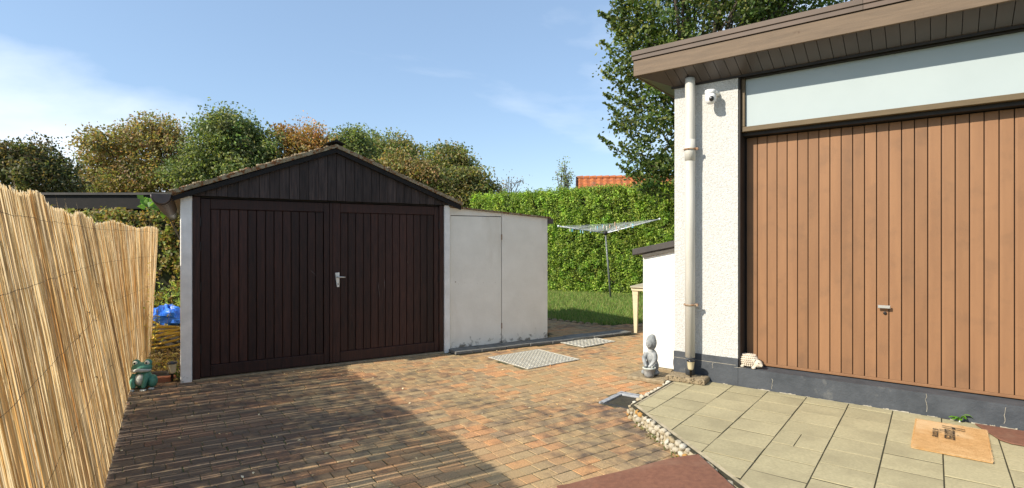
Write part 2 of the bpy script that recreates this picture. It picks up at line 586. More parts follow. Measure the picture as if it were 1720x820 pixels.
# ------------------------------------------------------------------ foliage
def leaf_mesh(name, C, size, pal, seed, material=None, normal=None, nb=0.0, aspect=0.62, hv=0.25, size_j=0.35, up=0.25, tint=None):
    """many separate folded leaves (two triangles on each side of a midrib) at points C"""
    g = np.random.default_rng(seed)
    n = len(C)
    C = np.asarray(C, dtype=np.float64)
    nrm = g.normal(size=(n, 3))
    nrm[:, 2] += up
    if normal is not None:
        nrm = nrm * (1 - nb) + np.asarray(normal) * nb * 1.6
    nrm /= np.linalg.norm(nrm, axis=1, keepdims=True) + 1e-9
    a = g.normal(size=(n, 3))
    a -= nrm * (a * nrm).sum(1, keepdims=True)
    a /= np.linalg.norm(a, axis=1, keepdims=True) + 1e-9
    b = np.cross(nrm, a)
    s = size * (1 + g.uniform(-size_j, size_j, (n, 1)))
    w = s * aspect
    v0 = C - a * s * 0.5
    v2 = C + a * s * 0.5
    v1 = C + b * w * 0.5 - a * s * 0.05 + nrm * s * 0.12
    v3 = C - b * w * 0.5 - a * s * 0.05 + nrm * s * 0.12
    V = np.stack([v0, v1, v2, v3], 1).reshape(-1, 3)
    base = np.arange(n)[:, None] * 4
    T = np.concatenate([base + np.array([[0, 1, 2]]), base + np.array([[0, 2, 3]])], 1).reshape(-1, 3)
    me = bpy.data.meshes.new(name)
    me.vertices.add(len(V))
    me.vertices.foreach_set('co', V.astype(np.float32).ravel())
    me.loops.add(len(T) * 3)
    me.loops.foreach_set('vertex_index', T.astype(np.int32).ravel())
    me.polygons.add(len(T))
    me.polygons.foreach_set('loop_start', np.arange(0, len(T) * 3, 3, dtype=np.int32))
    me.polygons.foreach_set('loop_total', np.full(len(T), 3, dtype=np.int32))
    pal = np.array(pal)
    cidx = g.integers(0, len(pal), n)
    cc = pal[cidx] * 2.05 * (1 + g.uniform(-hv, hv, (n, 1)))
    if tint is not None:
        cc = cc * tint
    arr = np.ones((n, 4, 4), dtype=np.float32)
    arr[:, :, :3] = cc[:, None, :]
    at_ = me.attributes.new('col', 'FLOAT_COLOR', 'POINT')
    at_.data.foreach_set('color', arr.ravel())
    me.materials.append(material or M['leaf'])
    me.update()
    me.validate()
    return me


def obj(name, me, parent=None, kind=None):
    o = bpy.data.objects.new(name, me)
    COL.objects.link(o)
    o.parent = parent
    if kind:
        o['kind'] = kind
    return o


def cloud(lobes, ncl, per, spread, seed, shell=0.55):
    """clusters of points spread through a crown's lobes, denser to the outside"""
    g = np.random.default_rng(seed)
    vol = np.array([l[1][0] * l[1][1] * l[1][2] for l in lobes]) ** 0.75
    pick = g.choice(len(lobes), size=ncl, p=vol / vol.sum())
    d = g.normal(size=(ncl, 3))
    d /= np.linalg.norm(d, axis=1, keepdims=True)
    r = shell + (1 - shell) * g.random((ncl, 1)) ** 0.6
    r *= 1 + np.clip(0.09 * g.normal(size=(ncl, 1)), -.2, .13)
    cen = np.array([lobes[i][0] for i in pick]) + d * r * np.array([lobes[i][1] for i in pick])
    cnt = np.maximum(3, (per * g.uniform(0.4, 1.7, ncl)).astype(int))
    pts = np.repeat(cen, cnt, axis=0)
    sp = np.repeat(spread * g.uniform(0.5, 1.4, (ncl, 1)), cnt, axis=0)
    pts = pts + np.clip(g.normal(size=pts.shape), -1.35, 1.35) * sp * np.array([1, 1, 0.75])
    tint = np.repeat(np.clip(1 + .22 * g.normal(size=(ncl, 1)), .55, 1.5) * (1 + .08 * g.normal(size=(ncl, 3))), cnt, axis=0)
    return cen, pts, tint


def tree(name, label, base, lobes, pal, ncl, per, spread, leaf, seed, trunk_r=0.16, group=None, cat='tree', limbs=26, fork=None, shell=0.55, hv=0.25):
    """lobes are ((x,y,z),(rx,ry,rz)) in world units"""
    base = Vector(base)
    t = thing(name, label, cat, base, 0, group)
    lob = [((l[0][0] - base.x, l[0][1] - base.y, l[0][2] - base.z), l[1]) for l in lobes]
    gl = np.random.default_rng(seed + 7)
    extra = []
    for l in lob:                                  # smaller boughs bulging out of the main lobes
        for q in range(5):
            d = gl.normal(size=3); d[2] = abs(d[2]) * .8; d /= np.linalg.norm(d)
            k = gl.uniform(.22, .46)
            rr = np.array(l[1])
            extra.append((tuple(np.array(l[0]) + d * rr * gl.uniform(.75, 1.0)), tuple(rr * k)))
    cen, pts, tint = cloud(lob + extra, ncl, per, spread, seed, shell)
    obj('crown', leaf_mesh('crown', pts, leaf, pal, seed + 1, hv=hv, tint=tint), t)
    rg = random.Random(seed)
    mb = MB()
    mid = np.mean([l[0] for l in lob], axis=0)
    fz = fork if fork else max(0.8, mid[2] * 0.45)
    top = Vector((mid[0] * 0.7, mid[1] * 0.7, mid[2] * 1.15))
    f = Vector((mid[0] * 0.15, mid[1] * 0.15, fz))
    mb.tube([(0, 0, -0.1), (rg.uniform(-.05, .05), 0, fz * 0.5), f, f.lerp(top, 0.55) + Vector((rg.uniform(-.2, .2), rg.uniform(-.2, .2), 0)), top],
            [trunk_r * 1.25, trunk_r, trunk_r * 0.85, trunk_r * 0.5, trunk_r * 0.15], 8)
    mb.build('trunk', M['bark'], t, smooth=True)
    mb = MB()
    idx = rg.sample(range(len(cen)), min(limbs, len(cen)))
    for i in idx:
        c = Vector(cen[i])
        k = rg.uniform(0.0, 0.75)
        a = f.lerp(top, k)
        m = a.lerp(c, 0.5) + Vector((rg.uniform(-.15, .15), rg.uniform(-.15, .15), rg.uniform(0, .25)))
        r0 = trunk_r * (0.5 - 0.35 * k)
        mb.tube([a, m, c], [r0, r0 * 0.55, 0.012], 5)
    mb.build('branches', M['bark'], t, smooth=True)
    return t


# ================================================================== THE SETTING
# ---- wide ground
g = MB()
S = 900
g.add([(-S, -S, -0.05), (S, -S, -0.05), (S, S, -0.05), (-S, S, -0.05)], [(0, 1, 2, 3)])
tag(g.build('ground', M['meadow']), kind='structure')

# ---- key frames
G0 = Vector((-3.5, 6.04, 0)); GA = R(31.0)
gd = Vector((math.cos(GA), math.sin(GA), 0)); gn = Vector((-math.sin(GA), math.cos(GA), 0))
P0 = Vector((1.764, 5.88, 0)); HA = R(-37.9)
hd = Vector((math.cos(HA), math.sin(HA), 0)); hn = Vector((-math.sin(HA), math.cos(HA), 0))
F0 = Vector((-3.95, 5.57, 0)); FA = math.atan2(-0.845, 0.535)
fd = Vector((0.535, -0.845, 0)); fn = Vector((0.845, 0.535, 0))


def inpoly(x, y, P):
    c = False
    j = len(P) - 1
    for i in range(len(P)):
        xi, yi = P[i][0], P[i][1]
        xj, yj = P[j][0], P[j][1]
        if (yi > y) != (yj > y) and x < (xj - xi) * (y - yi) / (yj - yi) + xi:
            c = not c
        j = i
    return c


# ---- soil in the strip between fence and garage, and along the garage side
pl = MB()
pl.prism([(-3.55, 5.98), (-4.3, 5.95), (-5.3, 7.5), (-9.5, 12.5), (-5.5, 11.5), (-3.55, 6.2)], -0.045, -0.012)
tag(pl.build('soil_bed', M['soil']), kind='structure')

# ---- driveway: jointing bed and clay pavers
DRIVE = [(-1.15, 0.9), (-3.95, 5.35), (-4.05, 5.85), (-3.55, 6.10), (0.62, 8.62), (0.62, 10.85), (1.0, 10.55), (1.5, 10.12), (1.8, 10.0), (2.2, 10.15), (2.9, 10.6), (3.9, 10.0),
         (2.2, 6.6), (1.95, 5.85), (1.20, 4.85), (1.46, 3.3), (1.62, 2.4), (1.8, 0.9)]
drv = MB()
drv.prism(DRIVE, -0.046, -0.0045)
drive = tag(drv.build('driveway', M['joint']), kind='structure')
PA = R(35.0)
e1 = Vector((math.cos(PA), math.sin(PA), 0)); e2 = Vector((-math.sin(PA), math.cos(PA), 0))
PLATE1 = (Vector((0.285, 7.17, 0)), R(37.7), 0.44, 0.42)
PLATE2 = (Vector((1.17, 8.33, 0)), R(40.0), 0.36, 0.24)
DRAIN = (Vector((1.13, 5.29, 0)), R(-37.9), 0.19, 0.235)


def in_plate(p, pl_):
    c, a, hx, hy = pl_
    d = Vector((p.x - c.x, p.y - c.y, 0))
    x = d.x * math.cos(a) + d.y * math.sin(a)
    y = -d.x * math.sin(a) + d.y * math.cos(a)
    return abs(x) < hx and abs(y) < hy


PL, PW = 0.15, 0.114
palette = [(0.50, 0.245, 0.115), (0.44, 0.225, 0.11), (0.40, 0.245, 0.13), (0.35, 0.24, 0.14), (0.36, 0.265, 0.15), (0.33, 0.26, 0.165), (0.42, 0.265, 0.14), (0.53, 0.26, 0.115),
           (0.38, 0.275, 0.155), (0.30, 0.23, 0.145), (0.45, 0.285, 0.155), (0.35, 0.27, 0.16), (0.36, 0.205, 0.11), (0.28, 0.21, 0.14)]
pmean = tuple(sum(c[k] for c in palette) / len(palette) for k in range(3))
palette = [tuple(c[k] * .68 + pmean[k] * .32 for k in range(3)) for c in palette]
pm = []
for i, c in enumerate(palette):
    mb = MB(); mb.col = c
    w = rnd.uniform(0, 0.002)
    mb.cush(-PL / 2 + 0.0025 + w, PL / 2 - 0.0025, -PW / 2 + 0.003, PW / 2 - 0.0025 - w, -0.04, 0.0, 0.003)
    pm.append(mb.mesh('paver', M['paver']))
cand = []
for r in range(-60, 130):
    xx = -8.0 + rnd.uniform(0, .15)
    while xx < 12:
        ln = rnd.choice((.118, .135, .15, .165, .178))
        p = e1 * (xx + ln / 2) + e2 * (r * PW)
        p.z = ln
        xx += ln
        if p.y < 2.6 or p.y > 11 or not inpoly(p.x, p.y, DRIVE):
            continue
        if in_plate(p, PLATE1) or in_plate(p, PLATE2) or in_plate(p, DRAIN):
            continue
        q = Vector((p.x, p.y, 0)) - G0
        gx, gy = q.dot(gd), q.dot(gn)
        if gy > -0.03 and gx < 4.74 and gx > -0.1:
            continue
        if 3.02 < gx < 6.3 and -0.27 < gy < 0.02:
            continue
        cand.append(p)
vis = [p for p in cand if p.y > 3.35 and -0.76 < p.x / p.y < 0.36]
vis.sort(key=lambda p: p.y)
near = set((p.x, p.y) for p in vis[:300])
rest = MB()
for p in cand:
    red = 0.5 + 0.5 * math.sin(p.x * 1.7 + p.y * 0.9)
    i = rnd.randrange(len(palette))
    if rnd.random() < 0.35 * red:
        i = rnd.choice((0, 1, 2, 7, 6, 10))
    lx = p.z / PL
    ang = PA + rnd.gauss(0, 0.010)
    dz = max(-.0016, min(.002, rnd.gauss(0, 0.0011)))
    tx, ty = rnd.gauss(0, 0.006), rnd.gauss(0, 0.008)
    jx, jy = rnd.gauss(0, 0.0012), rnd.gauss(0, 0.0012)
    if (p.x, p.y) in near:
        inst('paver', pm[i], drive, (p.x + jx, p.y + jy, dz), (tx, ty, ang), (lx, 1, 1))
    else:
        mx = Matrix.Translation((p.x + jx, p.y + jy, dz)) @ Matrix.Rotation(ang, 4, 'Z') @ Matrix.Rotation(ty, 4, 'Y') @ Matrix.Rotation(tx, 4, 'X') @ Matrix.Diagonal((lx, 1, 1, 1))
        src = pm[i]
        rest.col = palette[i]
        rest.add([mx @ v.co for v in src.vertices], [tuple(f.vertices) for f in src.polygons])
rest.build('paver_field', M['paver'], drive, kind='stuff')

# ---- grey slab strip at the foot of the white shed, running on past it
strip = MB()
strip.prism([tuple(G0 + gd * a + gn * b) for a, b in ((3.03, -0.262), (6.4, -0.30), (6.4, 0.02), (3.03, 0.02))], -0.044, 0.004)
strip = tag(strip.build('slab_path', M['bed']), kind='structure')
ms = MB(); ms.bbox(0, 0.395, -0.25, 0.03, 0.0, 0.038, 0.005)
mesh_slab = ms.mesh('slab', M['slab'])
for k in range(8):
    p = G0 + gd * (3.04 + k * 0.403) + gn * rnd.uniform(-0.012, 0.008)
    inst('slab', mesh_slab, strip, (p.x, p.y, 0.006 + rnd.uniform(-.003, .004)), (0, rnd.uniform(-.008, .008), GA + rnd.uniform(-.012, .012)))

# ---- lawn
LAWN = [(0.55, 10.9), (1.0, 10.6), (1.5, 10.16), (1.8, 10.04), (2.2, 10.2), (2.9, 10.65), (3.9, 10.1), (9, 14), (6, 16.4), (0.5, 18.6), (-3, 19), (-3, 11.5)]
lw = MB(); lw.prism(LAWN, -0.045, -0.005)
M['lawn'] = mat('lawn_ground', (0.055, 0.085, 0.02), (0.08, 0.085, 0.028), 3, 0.95, 0.01, 40, space='W')
lawn = tag(lw.build('lawn', M['lawn']), kind='structure')
gg = np.random.default_rng(5)
gp = []
while len(gp) < 42000:
    x, y = gg.uniform(0.3, 5.6), gg.uniform(10, 17.6)
    if inpoly(x, y, LAWN):
        gp.append((x, y))
gp = np.array(gp)
n = len(gp)
hgt = 0.045 + 0.05 * gg.random(n)
ang = gg.uniform(0, 2 * math.pi, n)
lean = gg.normal(0, 0.028, (n, 2))
V = np.zeros((n, 3, 3))
V[:, 0, :2] = gp + 0.009 * np.stack([np.cos(ang), np.sin(ang)], 1)
V[:, 1, :2] = gp - 0.009 * np.stack([np.cos(ang), np.sin(ang)], 1)
V[:, :2, 2] = -0.008
V[:, 2, :2] = gp + lean
V[:, 2, 2] = hgt
me = bpy.data.meshes.new('grass')
me.from_pydata(V.reshape(-1, 3).tolist(), [], np.arange(3 * n).reshape(-1, 3).tolist())
ga = me.attributes.new('col', 'FLOAT_COLOR', 'POINT')
pal = np.array([(0.10, 0.17, 0.03), (0.13, 0.20, 0.035), (0.16, 0.20, 0.05), (0.08, 0.14, 0.03), (0.20, 0.19, 0.07)]) * 1.7
ca = np.ones((n, 3, 4), dtype=np.float32)
ca[:, :, :3] = pal[gg.integers(0, 5, n)][:, None, :]
ga.data.foreach_set('color', ca.ravel())
me.materials.append(M['grass'])
tag(obj('grass', me), 'short green grass of the lawn in front of the clipped hedge', 'grass', kind='stuff')
ek = MB()
for i in range(9):
    a = Vector((0.6, 10.86, 0)).lerp(Vector((1.55, 10.1, 0)), i / 8.0)
    ek.ell((a.x, a.y, 0.0), (0.06, 0.045, 0.035), 8, 5, jit=0.15, rg=rnd)
ek.build('lawn_edging', M['concrete'], lawn, kind='stuff')

# ---- terrace
TZ = 0.10


def hp(s, q, z=0.0):
    v = P0 + hd * s + hn * q
    return Vector((v.x, v.y, z))


TERR = [hp(0.06, -0.01), hp(0.055, -0.24), hp(0.085, -1.27), (1.725, 1.2, 0), (5.5, 1.2, 0), hp(5.0, -0.01)]
TERR = [(p[0], p[1]) for p in TERR]
tb = MB(); tb.prism(TERR, -0.045, TZ - 0.0035)
terr = tag(tb.build('terrace', M['bed']), kind='structure')
TW, TLn = 0.329, 0.30
inner = [hp(0.10, -0.012), hp(0.125, -1.225), (1.785, 1.2, 0), (6.0, 1.2, 0), hp(5.0, -0.012)]
inner = [(p[0], p[1]) for p in inner]


def clip(poly, a, b):
    """keep the part of poly left of a->b"""
    out = []
    for i in range(len(poly)):
        p, q = poly[i], poly[(i + 1) % len(poly)]
        sp = (b[0] - a[0]) * (p[1] - a[1]) - (b[1] - a[1]) * (p[0] - a[0])
        sq = (b[0] - a[0]) * (q[1] - a[1]) - (b[1] - a[1]) * (q[0] - a[0])
        if sp >= 0:
            out.append(p)
        if (sp > 0 and sq < 0) or (sp < 0 and sq > 0):
            t = sp / (sp - sq)
            out.append((p[0] + (q[0] - p[0]) * t, p[1] + (q[1] - p[1]) * t))
    return out


def area(P):
    return 0.5 * sum(P[i][0] * P[(i + 1) % len(P)][1] - P[(i + 1) % len(P)][0] * P[i][1] for i in range(len(P)))


if area(inner) < 0:
    inner = inner[::-1]


def clip_inner(poly):
    # the tiled area is close to convex: clip against every edge
    for i in range(len(inner)):
        a, b = inner[i], inner[(i + 1) % len(inner)]
        poly = clip(poly, a, b)
        if len(poly) < 3:
            return []
    return poly


def tile_mesh(poly, z0, z1, b=0.0012):
    c = Vector((sum(p[0] for p in poly) / len(poly), sum(p[1] for p in poly) / len(poly)))
    n = len(poly)
    vs = []
    for (z, k) in ((z0, 0), (z1 - b, 0), (z1, b)):
        for p in poly:
            d = c - Vector(p)
            d = d.normalized() * k * 1.4 if d.length > 1e-6 else Vector((0, 0))
            vs.append((p[0] + d.x - c.x, p[1] + d.y - c.y, z + rnd.uniform(-.0006, .0006)))
    fs = [tuple(range(2 * n, 3 * n))]
    for k in (0, n):
        for j in range(n):
            a, bb = k + j, k + (j + 1) % n
            fs.append((a, bb, bb + n, a + n))
    mb = MB(); mb.add(vs, fs)
    return mb, c


full_tile = None
cols = [-0.36, -0.035, 0.295, 0.62, 0.95, 1.284, 1.62, 1.943, 2.27, 2.597, 2.93, 3.26, 3.59, 3.92, 4.25]
for ci in range(len(cols) - 1):
    s0, s1 = cols[ci] + 0.004, cols[ci + 1] - 0.004
    q = -0.02 - [0.10, 0.29, 0.17, 0.26, 0.09, 0.22, 0.13, 0.27, 0.19, 0.11, 0.24, 0.15, 0.2, 0.1][ci]
    qa = -0.016
    while qa > -3.4:
        step_end = q
        poly = [tuple(hp(s0, step_end + 0.006)[:2]), tuple(hp(s1, step_end + 0.006)[:2]), tuple(hp(s1, qa - 0.006)[:2]), tuple(hp(s0, qa - 0.006)[:2])]
        if area(poly) < 0:
            poly = poly[::-1]
        pieces = [poly]
        if ci == 5 and abs(qa + 1.13) < 0.16:
            m_ = (s0 + s1) / 2 - 0.02
            pieces = []
            for (u0, u1) in ((s0, m_ - 0.003), (m_ + 0.003, s1)):
                pp = [tuple(hp(u0, step_end + 0.006)[:2]), tuple(hp(u1, step_end + 0.006)[:2]), tuple(hp(u1, qa - 0.006)[:2]), tuple(hp(u0, qa - 0.006)[:2])]
                pieces.append(pp if area(pp) > 0 else pp[::-1])
        for pp in pieces:
            pp = clip_inner(pp)
            if len(pp) >= 3 and area(pp) > 0.003:
                c0 = sum(p[1] for p in pp) / len(pp)
                if c0 > 2.2:
                    mb, c = tile_mesh(pp, -0.03, 0.0)
                    o = mb.build('tile', M['tile'], terr)
                    o.location = (c.x, c.y, TZ + rnd.gauss(0, 0.0014))
                    o.rotation_euler = (rnd.gauss(0, 0.004), rnd.gauss(0, 0.004), 0)
        qa = q
        q -= TLn + rnd.uniform(-0.008, 0.008)

# mortar kerb and the pale stones set in it
edge = [hp(0.070, -0.24), hp(0.082, -0.70), hp(0.095, -1.245)]
edge += [edge[-1].lerp(Vector((1.735, 1.2, 0)), k) for k in (.18, .36, .55, .75)]
mk = MB()
for i in range(len(edge) - 1):
    a, b = edge[i], edge[i + 1]
    d = (b - a).normalized(); nrm = Vector((-d.y, d.x, 0))
    if nrm.dot(Vector((3, 3.5, 0)) - a) < 0:
        nrm = -nrm
    o1, o2, i1, i2 = a - nrm * 0.045, b - nrm * 0.045, a + nrm * 0.035, b + nrm * 0.035
    mk.add([(*o1[:2], -0.02), (*o2[:2], -0.02), (*i2[:2], -0.02), (*i1[:2], -0.02), (*(o1 + nrm * .02)[:2], TZ - .012), (*(o2 + nrm * .02)[:2], TZ - .012), (*i2[:2], TZ + .002), (*i1[:2], TZ + .002)],
           [(0, 1, 5, 4), (4, 5, 6, 7), (2, 3, 7, 6), (1, 2, 6, 5), (3, 0, 4, 7)])
mk.build('mortar_kerb', M['mortar'], terr)
sm = []
for i in range(14):
    mb = MB()
    rg = random.Random(50 + i)
    mb.col = rg.choice([(0.60, 0.54, 0.43), (0.68, 0.64, 0.55), (0.52, 0.44, 0.31), (0.44, 0.36, 0.23), (0.58, 0.52, 0.41), (0.50, 0.42, 0.29)])
    if i == 13:
        mb.col = (0.55, 0.31, 0.10)
    mb.ell((0, 0, 0), (1.0, rg.uniform(.5, .85), rg.uniform(.55, .9)), 9, 6, jit=0.17, rg=rg)
    sm.append(mb.mesh('stone', M['pebble'], True))
nst = 0
for i in range(len(edge) - 1):
    a, b = edge[i], edge[i + 1]
    L_ = (b - a).length
    d = (b - a).normalized(); nrm = Vector((-d.y, d.x, 0))
    if nrm.dot(Vector((3, 3.5, 0)) - a) < 0:
        nrm = -nrm
    for (zz, off, sz, gap) in ((TZ - 0.014, 0.026, 0.034, 0.074), (0.046, 0.040, 0.032, 0.074), (0.012, 0.050, 0.025, 0.085)):
        t = rnd.uniform(0, .03)
        while t < L_:
            if i >= 2 or zz > 0.07:
                s = sz * rnd.uniform(0.5, 1.15)
                p = a + d * t - nrm * (off + rnd.uniform(-.008, .008))
                k = rnd.randrange(14)
                if k == 13 and rnd.random() < 0.4:
                    k = 2
                inst('stone', sm[k], terr, (p.x, p.y, zz + rnd.uniform(-.007, .007)), (rnd.uniform(-.4, .4), rnd.uniform(-.4, .4), rnd.uniform(0, 6.3)), (s, s, s))
                nst += 1
            t += gap * rnd.uniform(0.8, 1.25)

# small plants rooted in the kerb's joints
kp = []
for i in range(2, len(edge) - 1):
    for q in range(9):
        b_ = edge[i].lerp(edge[i + 1], rnd.random()) + Vector((-.07, -.02, 0))
        for k in range(rnd.randrange(3, 9)):
            kp.append((b_.x + rnd.gauss(0, .015), b_.y + rnd.gauss(0, .015), .006 + abs(rnd.gauss(0, .016))))
obj('kerb_weeds', leaf_mesh('kerb_weeds', kp, .022, [(0.06, 0.085, 0.02), (0.09, 0.10, 0.03)], 61), terr, 'stuff')

# ================================================================== THINGS: covers and drain in the drive
def cover(name, label, pl_, nx, ny, group):
    c, a, hx, hy = pl_
    t = thing(name, label, 'drain cover', (c.x, c.y, 0.0), a, group)
    mb = MB(); mb.cush(-hx, hx, -hy, hy, -0.02, 0.006, 0.003); mb.build('plate', M['zinc_dark'], t)
    mb = MB()
    for (x0, x1, y0, y1) in ((-hx, hx, -hy, -hy + .014), (-hx, hx, hy - .014, hy), (-hx, -hx + .014, -hy + .014, hy - .014), (hx - .014, hx, -hy + .014, hy - .014)):
        mb.box(x0, x1, y0, y1, 0.0065, 0.0115)
    mb.build('rim', M['zinc'], t)
    mb = MB()
    dx, dy = 2 * (hx - .02) / nx, 2 * (hy - .02) / ny
    for i in range(nx):
        for j in range(ny):
            x = -hx + .02 + dx * (i + .5); y = -hy + .02 + dy * (j + .5)
            mb.cush(x - dx * .38, x + dx * .38, y - dy * .27, y + dy * .27, 0.0065, 0.012, 0.002)
    mb.build('tread_bars', M['zinc'], t, kind='stuff')
    return t


cover('drain_cover', 'large square pale metal drain cover with tread pattern in front of the white shed', PLATE1, 14, 14, None)
cover('drain_cover', 'small pale metal drain cover at the shadow edge near the lawn', PLATE2, 9, 6, None)

c, a, hx, hy = DRAIN
t = thing('boot_grate', 'black sunken grate with worn grey frame beside the stone kerb', 'drain', (c.x, c.y, 0), a)
mb = MB(); mb.box(-hx, hx, -hy, hy, -0.044, -0.022); mb.build('pit', M['grate'], t)
mb = MB()
mb.bbox(-hx, hx, hy - .085, hy, -0.02, 0.012, 0.004)
mb.bbox(-hx, -hx + .05, -hy, hy - .087, -0.02, 0.010, 0.004)
mb.build('frame', M['grate_frame'], t)
mb = MB()
mb.bbox(-hx + .052, hx, -hy, -hy + .028, -0.02, 0.006, 0.004); mb.bbox(hx - .028, hx, -hy + .03, hy - .087, -0.02, 0.006, 0.004)
mb.build('rim', M['grate'], t)
for i in range(12):
    y = -hy + .045 + i * (2 * hy - .15) / 11
    mb = MB(); mb.box(-hx + .055, hx - .03, y - .004, y + .004, -0.021, 0.0); mb.build('bar', M['grate'], t)

# ================================================================== GARAGE
gar = thing('timber_garage', 'small garage with dark brown plank double doors and boarded gable', 'garage', G0, GA)
GD = 5.2
XL, XR = -0.17, 3.06            # outer faces of the white posts
ZE, ZR, XC = 2.075, 2.70, 1.484
mb = MB(); mb.box(XL, -0.057, -0.02, 0.12, -0.04, 2.06); bevel(mb.build('post', M['post_paint'], gar), .008)
mb = MB(); mb.box(2.975, XR, -0.02, 0.12, -0.04, 2.06); bevel(mb.build('post', M['post_paint'], gar), .008)
mb = MB()
mb.box(XL + .01, XL + .09, 0.122, GD, -0.04, 2.06); mb.box(XR - .09, XR - .01, 0.122, GD, -0.04, 2.06)
mb.box(XL + .092, XR - .092, GD - .08, GD, -0.04, 2.06)
mb.build('wall', M['white_paint'], gar)
# door frame
mb = MB(); mb.box(-0.055, 0.022, 0.0, 0.09, -0.04, 2.056); bevel(mb.build('door_frame', M['dark_wood'], gar), .003)
mb = MB(); mb.box(2.905, 2.973, 0.0, 0.09, -0.04, 2.056); bevel(mb.build('door_frame', M['dark_wood'], gar), .003)
mb = MB(); mb.box(-0.055, 2.973, 0.02, 0.11, 2.042, 2.07); mb.build('lintel', M['black_wood'], gar)
mb = MB(); mb.box(-0.055, 2.973, 0.075, 0.09, -0.04, 2.04); mb.build('inner_panel', M['black_wood'], gar)


def leaf_door(x0, x1, np_, label, handle=None, seam=False):
    d = MB()
    z0, z1 = 0.03, 2.037
    w = 0.095
    d.bbox(x0, x0 + w, 0.012, 0.06, z0, z1, .004)
    d.bbox(x1 - w * .7, x1, 0.012, 0.06, z0, z1, .004)
    d.bbox(x0 + w + .001, x1 - w * .7 - .001, 0.014, 0.06, z1 - .115, z1, .004)
    d.bbox(x0 + w + .001, x1 - w * .7 - .001, 0.014, 0.06, z0, z0 + .13, .004)
    do = d.build('door', M['dark_wood'], gar)
    do['label'] = label
    a, b = x0 + w + .003, x1 - w * .7 - .003
    ww = (b - a) / np_
    ms = MB(); ms.bbox(0.0025, ww - .0035, 0, .02, z0 + .132, z1 - .117, .0045)
    me = ms.mesh('plank', M['dark_wood'])
    for i in range(np_):
        inst('plank', me, do, (a + i * ww, 0.026 + rnd.uniform(-.0015, .0015), 0))
    return do


dl = leaf_door(0.026, 1.425, 13, 'left door leaf of vertical dark brown planks')
dr = leaf_door(1.462, 2.900, 13, 'right door leaf with pale handle plate')
mb = MB(); mb.bbox(1.4265, 1.4605, 0.0, 0.05, 0.03, 2.037, .004); mb.build('cover_strip', M['dark_wood'], dl)
for z in (0.35, 1.05, 1.5, 1.78):
    mb = MB(); mb.tube([(0.024, 0.004, z - .05), (0.024, 0.004, z + .05)], .009, 8); mb.build('hinge', M['hinge'], dl)
    mb = MB(); mb.tube([(2.902, 0.004, z - .05), (2.902, 0.004, z + .05)], .009, 8); mb.build('hinge', M['hinge'], dr)
for (x, z, dx, dz) in ((2.05, 1.02, .012, -.20), (2.13, 1.05, .006, -.12), (1.20, 1.20, .07, -.07), (1.26, 1.14, .05, -.02), (1.70, .62, .004, -.03), (2.45, 1.3, .01, -.05)):
    mb = MB()
    mb.tube([(x + dx * k / 4 + rnd.uniform(-.003, .003), 0.0265, z + dz * k / 4) for k in range(5)], [.0005, .0016, .0011, .0014, .0004], 4)
    mb.build('scratch', M['scuff'], dr if x > 1.45 else dl)
# handle: tapered pale plate, lever, keyhole
mb = MB(); mb.xprism([(1.492, 1.16), (1.545, 1.165), (1.543, 0.98), (1.515, 0.98)], 0.001, 0.010); bevel(mb.build('handle_plate', M['handle_white'], dr), .002)
mb = MB(); mb.tube([(1.515, 0.0, 1.108), (1.515, -.045, 1.108), (1.53, -.05, 1.108), (1.605, -.05, 1.104)], [.010, .009, .009, .008], 8); mb.build('handle', M['metal'], dr, True)
mb = MB(); mb.xprism([(1.523, 1.005), (1.531, 1.005), (1.531, 1.03), (1.523, 1.03)], -0.0005, 0.004); mb.build('keyhole', M['hinge'], dr)
# sill ledge under the doors
mb = MB(); mb.bbox(-0.05, 2.97, -0.03, 0.09, -0.042, 0.018, .005); mb.build('sill', M['concrete'], gar)
# gable boards
slope = (ZR - ZE) / (XC - XL)
gx0, gx1, nb_ = XL + 0.02, XR - 0.02, 29
ww = (gx1 - gx0) / nb_
for i in range(nb_):
    a, b = gx0 + i * ww + .0025, gx0 + (i + 1) * ww - .0025
    zt = lambda x: ZE - .01 + slope * (x - XL if x < XC else (2 * XC - x) - XL) if True else 0
    za, zb = max(2.085, zt(a)), max(2.085, zt(b))
    y = -0.035 + rnd.uniform(-.0015, .0015)
    zbot = 2.064 + rnd.uniform(-.003, .003)
    pts = [(a, zbot), (b, zbot), (b, zb)]
    if a < XC < b:
        pts.append((XC, zt(XC)))
    pts.append((a, za))
    mb = MB(); mb.xprism(pts, y, y + .02); mb.build('gable_board', M['gable_wood'], gar)
mb = MB(); mb.xprism([(XL + .02, 2.066), (XR - .02, 2.066), (XR - .02, 2.08), (XC, ZR - .03), (XL + .02, 2.08)], -0.012, 0.02); mb.build('gable_back', M['black_wood'], gar)
# roof: two mossy slopes with dark barge boards, ridge cap
rt = 0.045
XOL, XOR = XL - .12, XR + .16
zL = ZE + slope * (XOL - XL); zRr = ZE + slope * ((2 * XC - XOR) - XL)
roof = MB()
roof.xprism([(XOL, zL + .018), (XC, ZR + .018), (XC, ZR + .018 + rt), (XOL, zL + .018 + rt)], -0.10, GD + .15)
roof = roof.build('roof', M['moss_roof'], gar)
mb = MB(); mb.xprism([(XC + .001, ZR + .018), (XOR, zRr + .018), (XOR, zRr + .018 + rt), (XC + .001, ZR + .018 + rt)], -0.10, GD + .15); mb.build('roof_slope', M['moss_roof'], roof)
for (xa, za, xb, zb) in ((XOL + .05, zL + .02, XC - .001, ZR + .014), (XC + .001, ZR + .014, XOR - .02, zRr + .012)):
    mb = MB(); mb.xprism([(xa, za - .055), (xb, zb - .055), (xb, zb), (xa, za)], -0.085, -0.042); mb.build('barge_board', M['black_wood'], roof)
mb = MB()
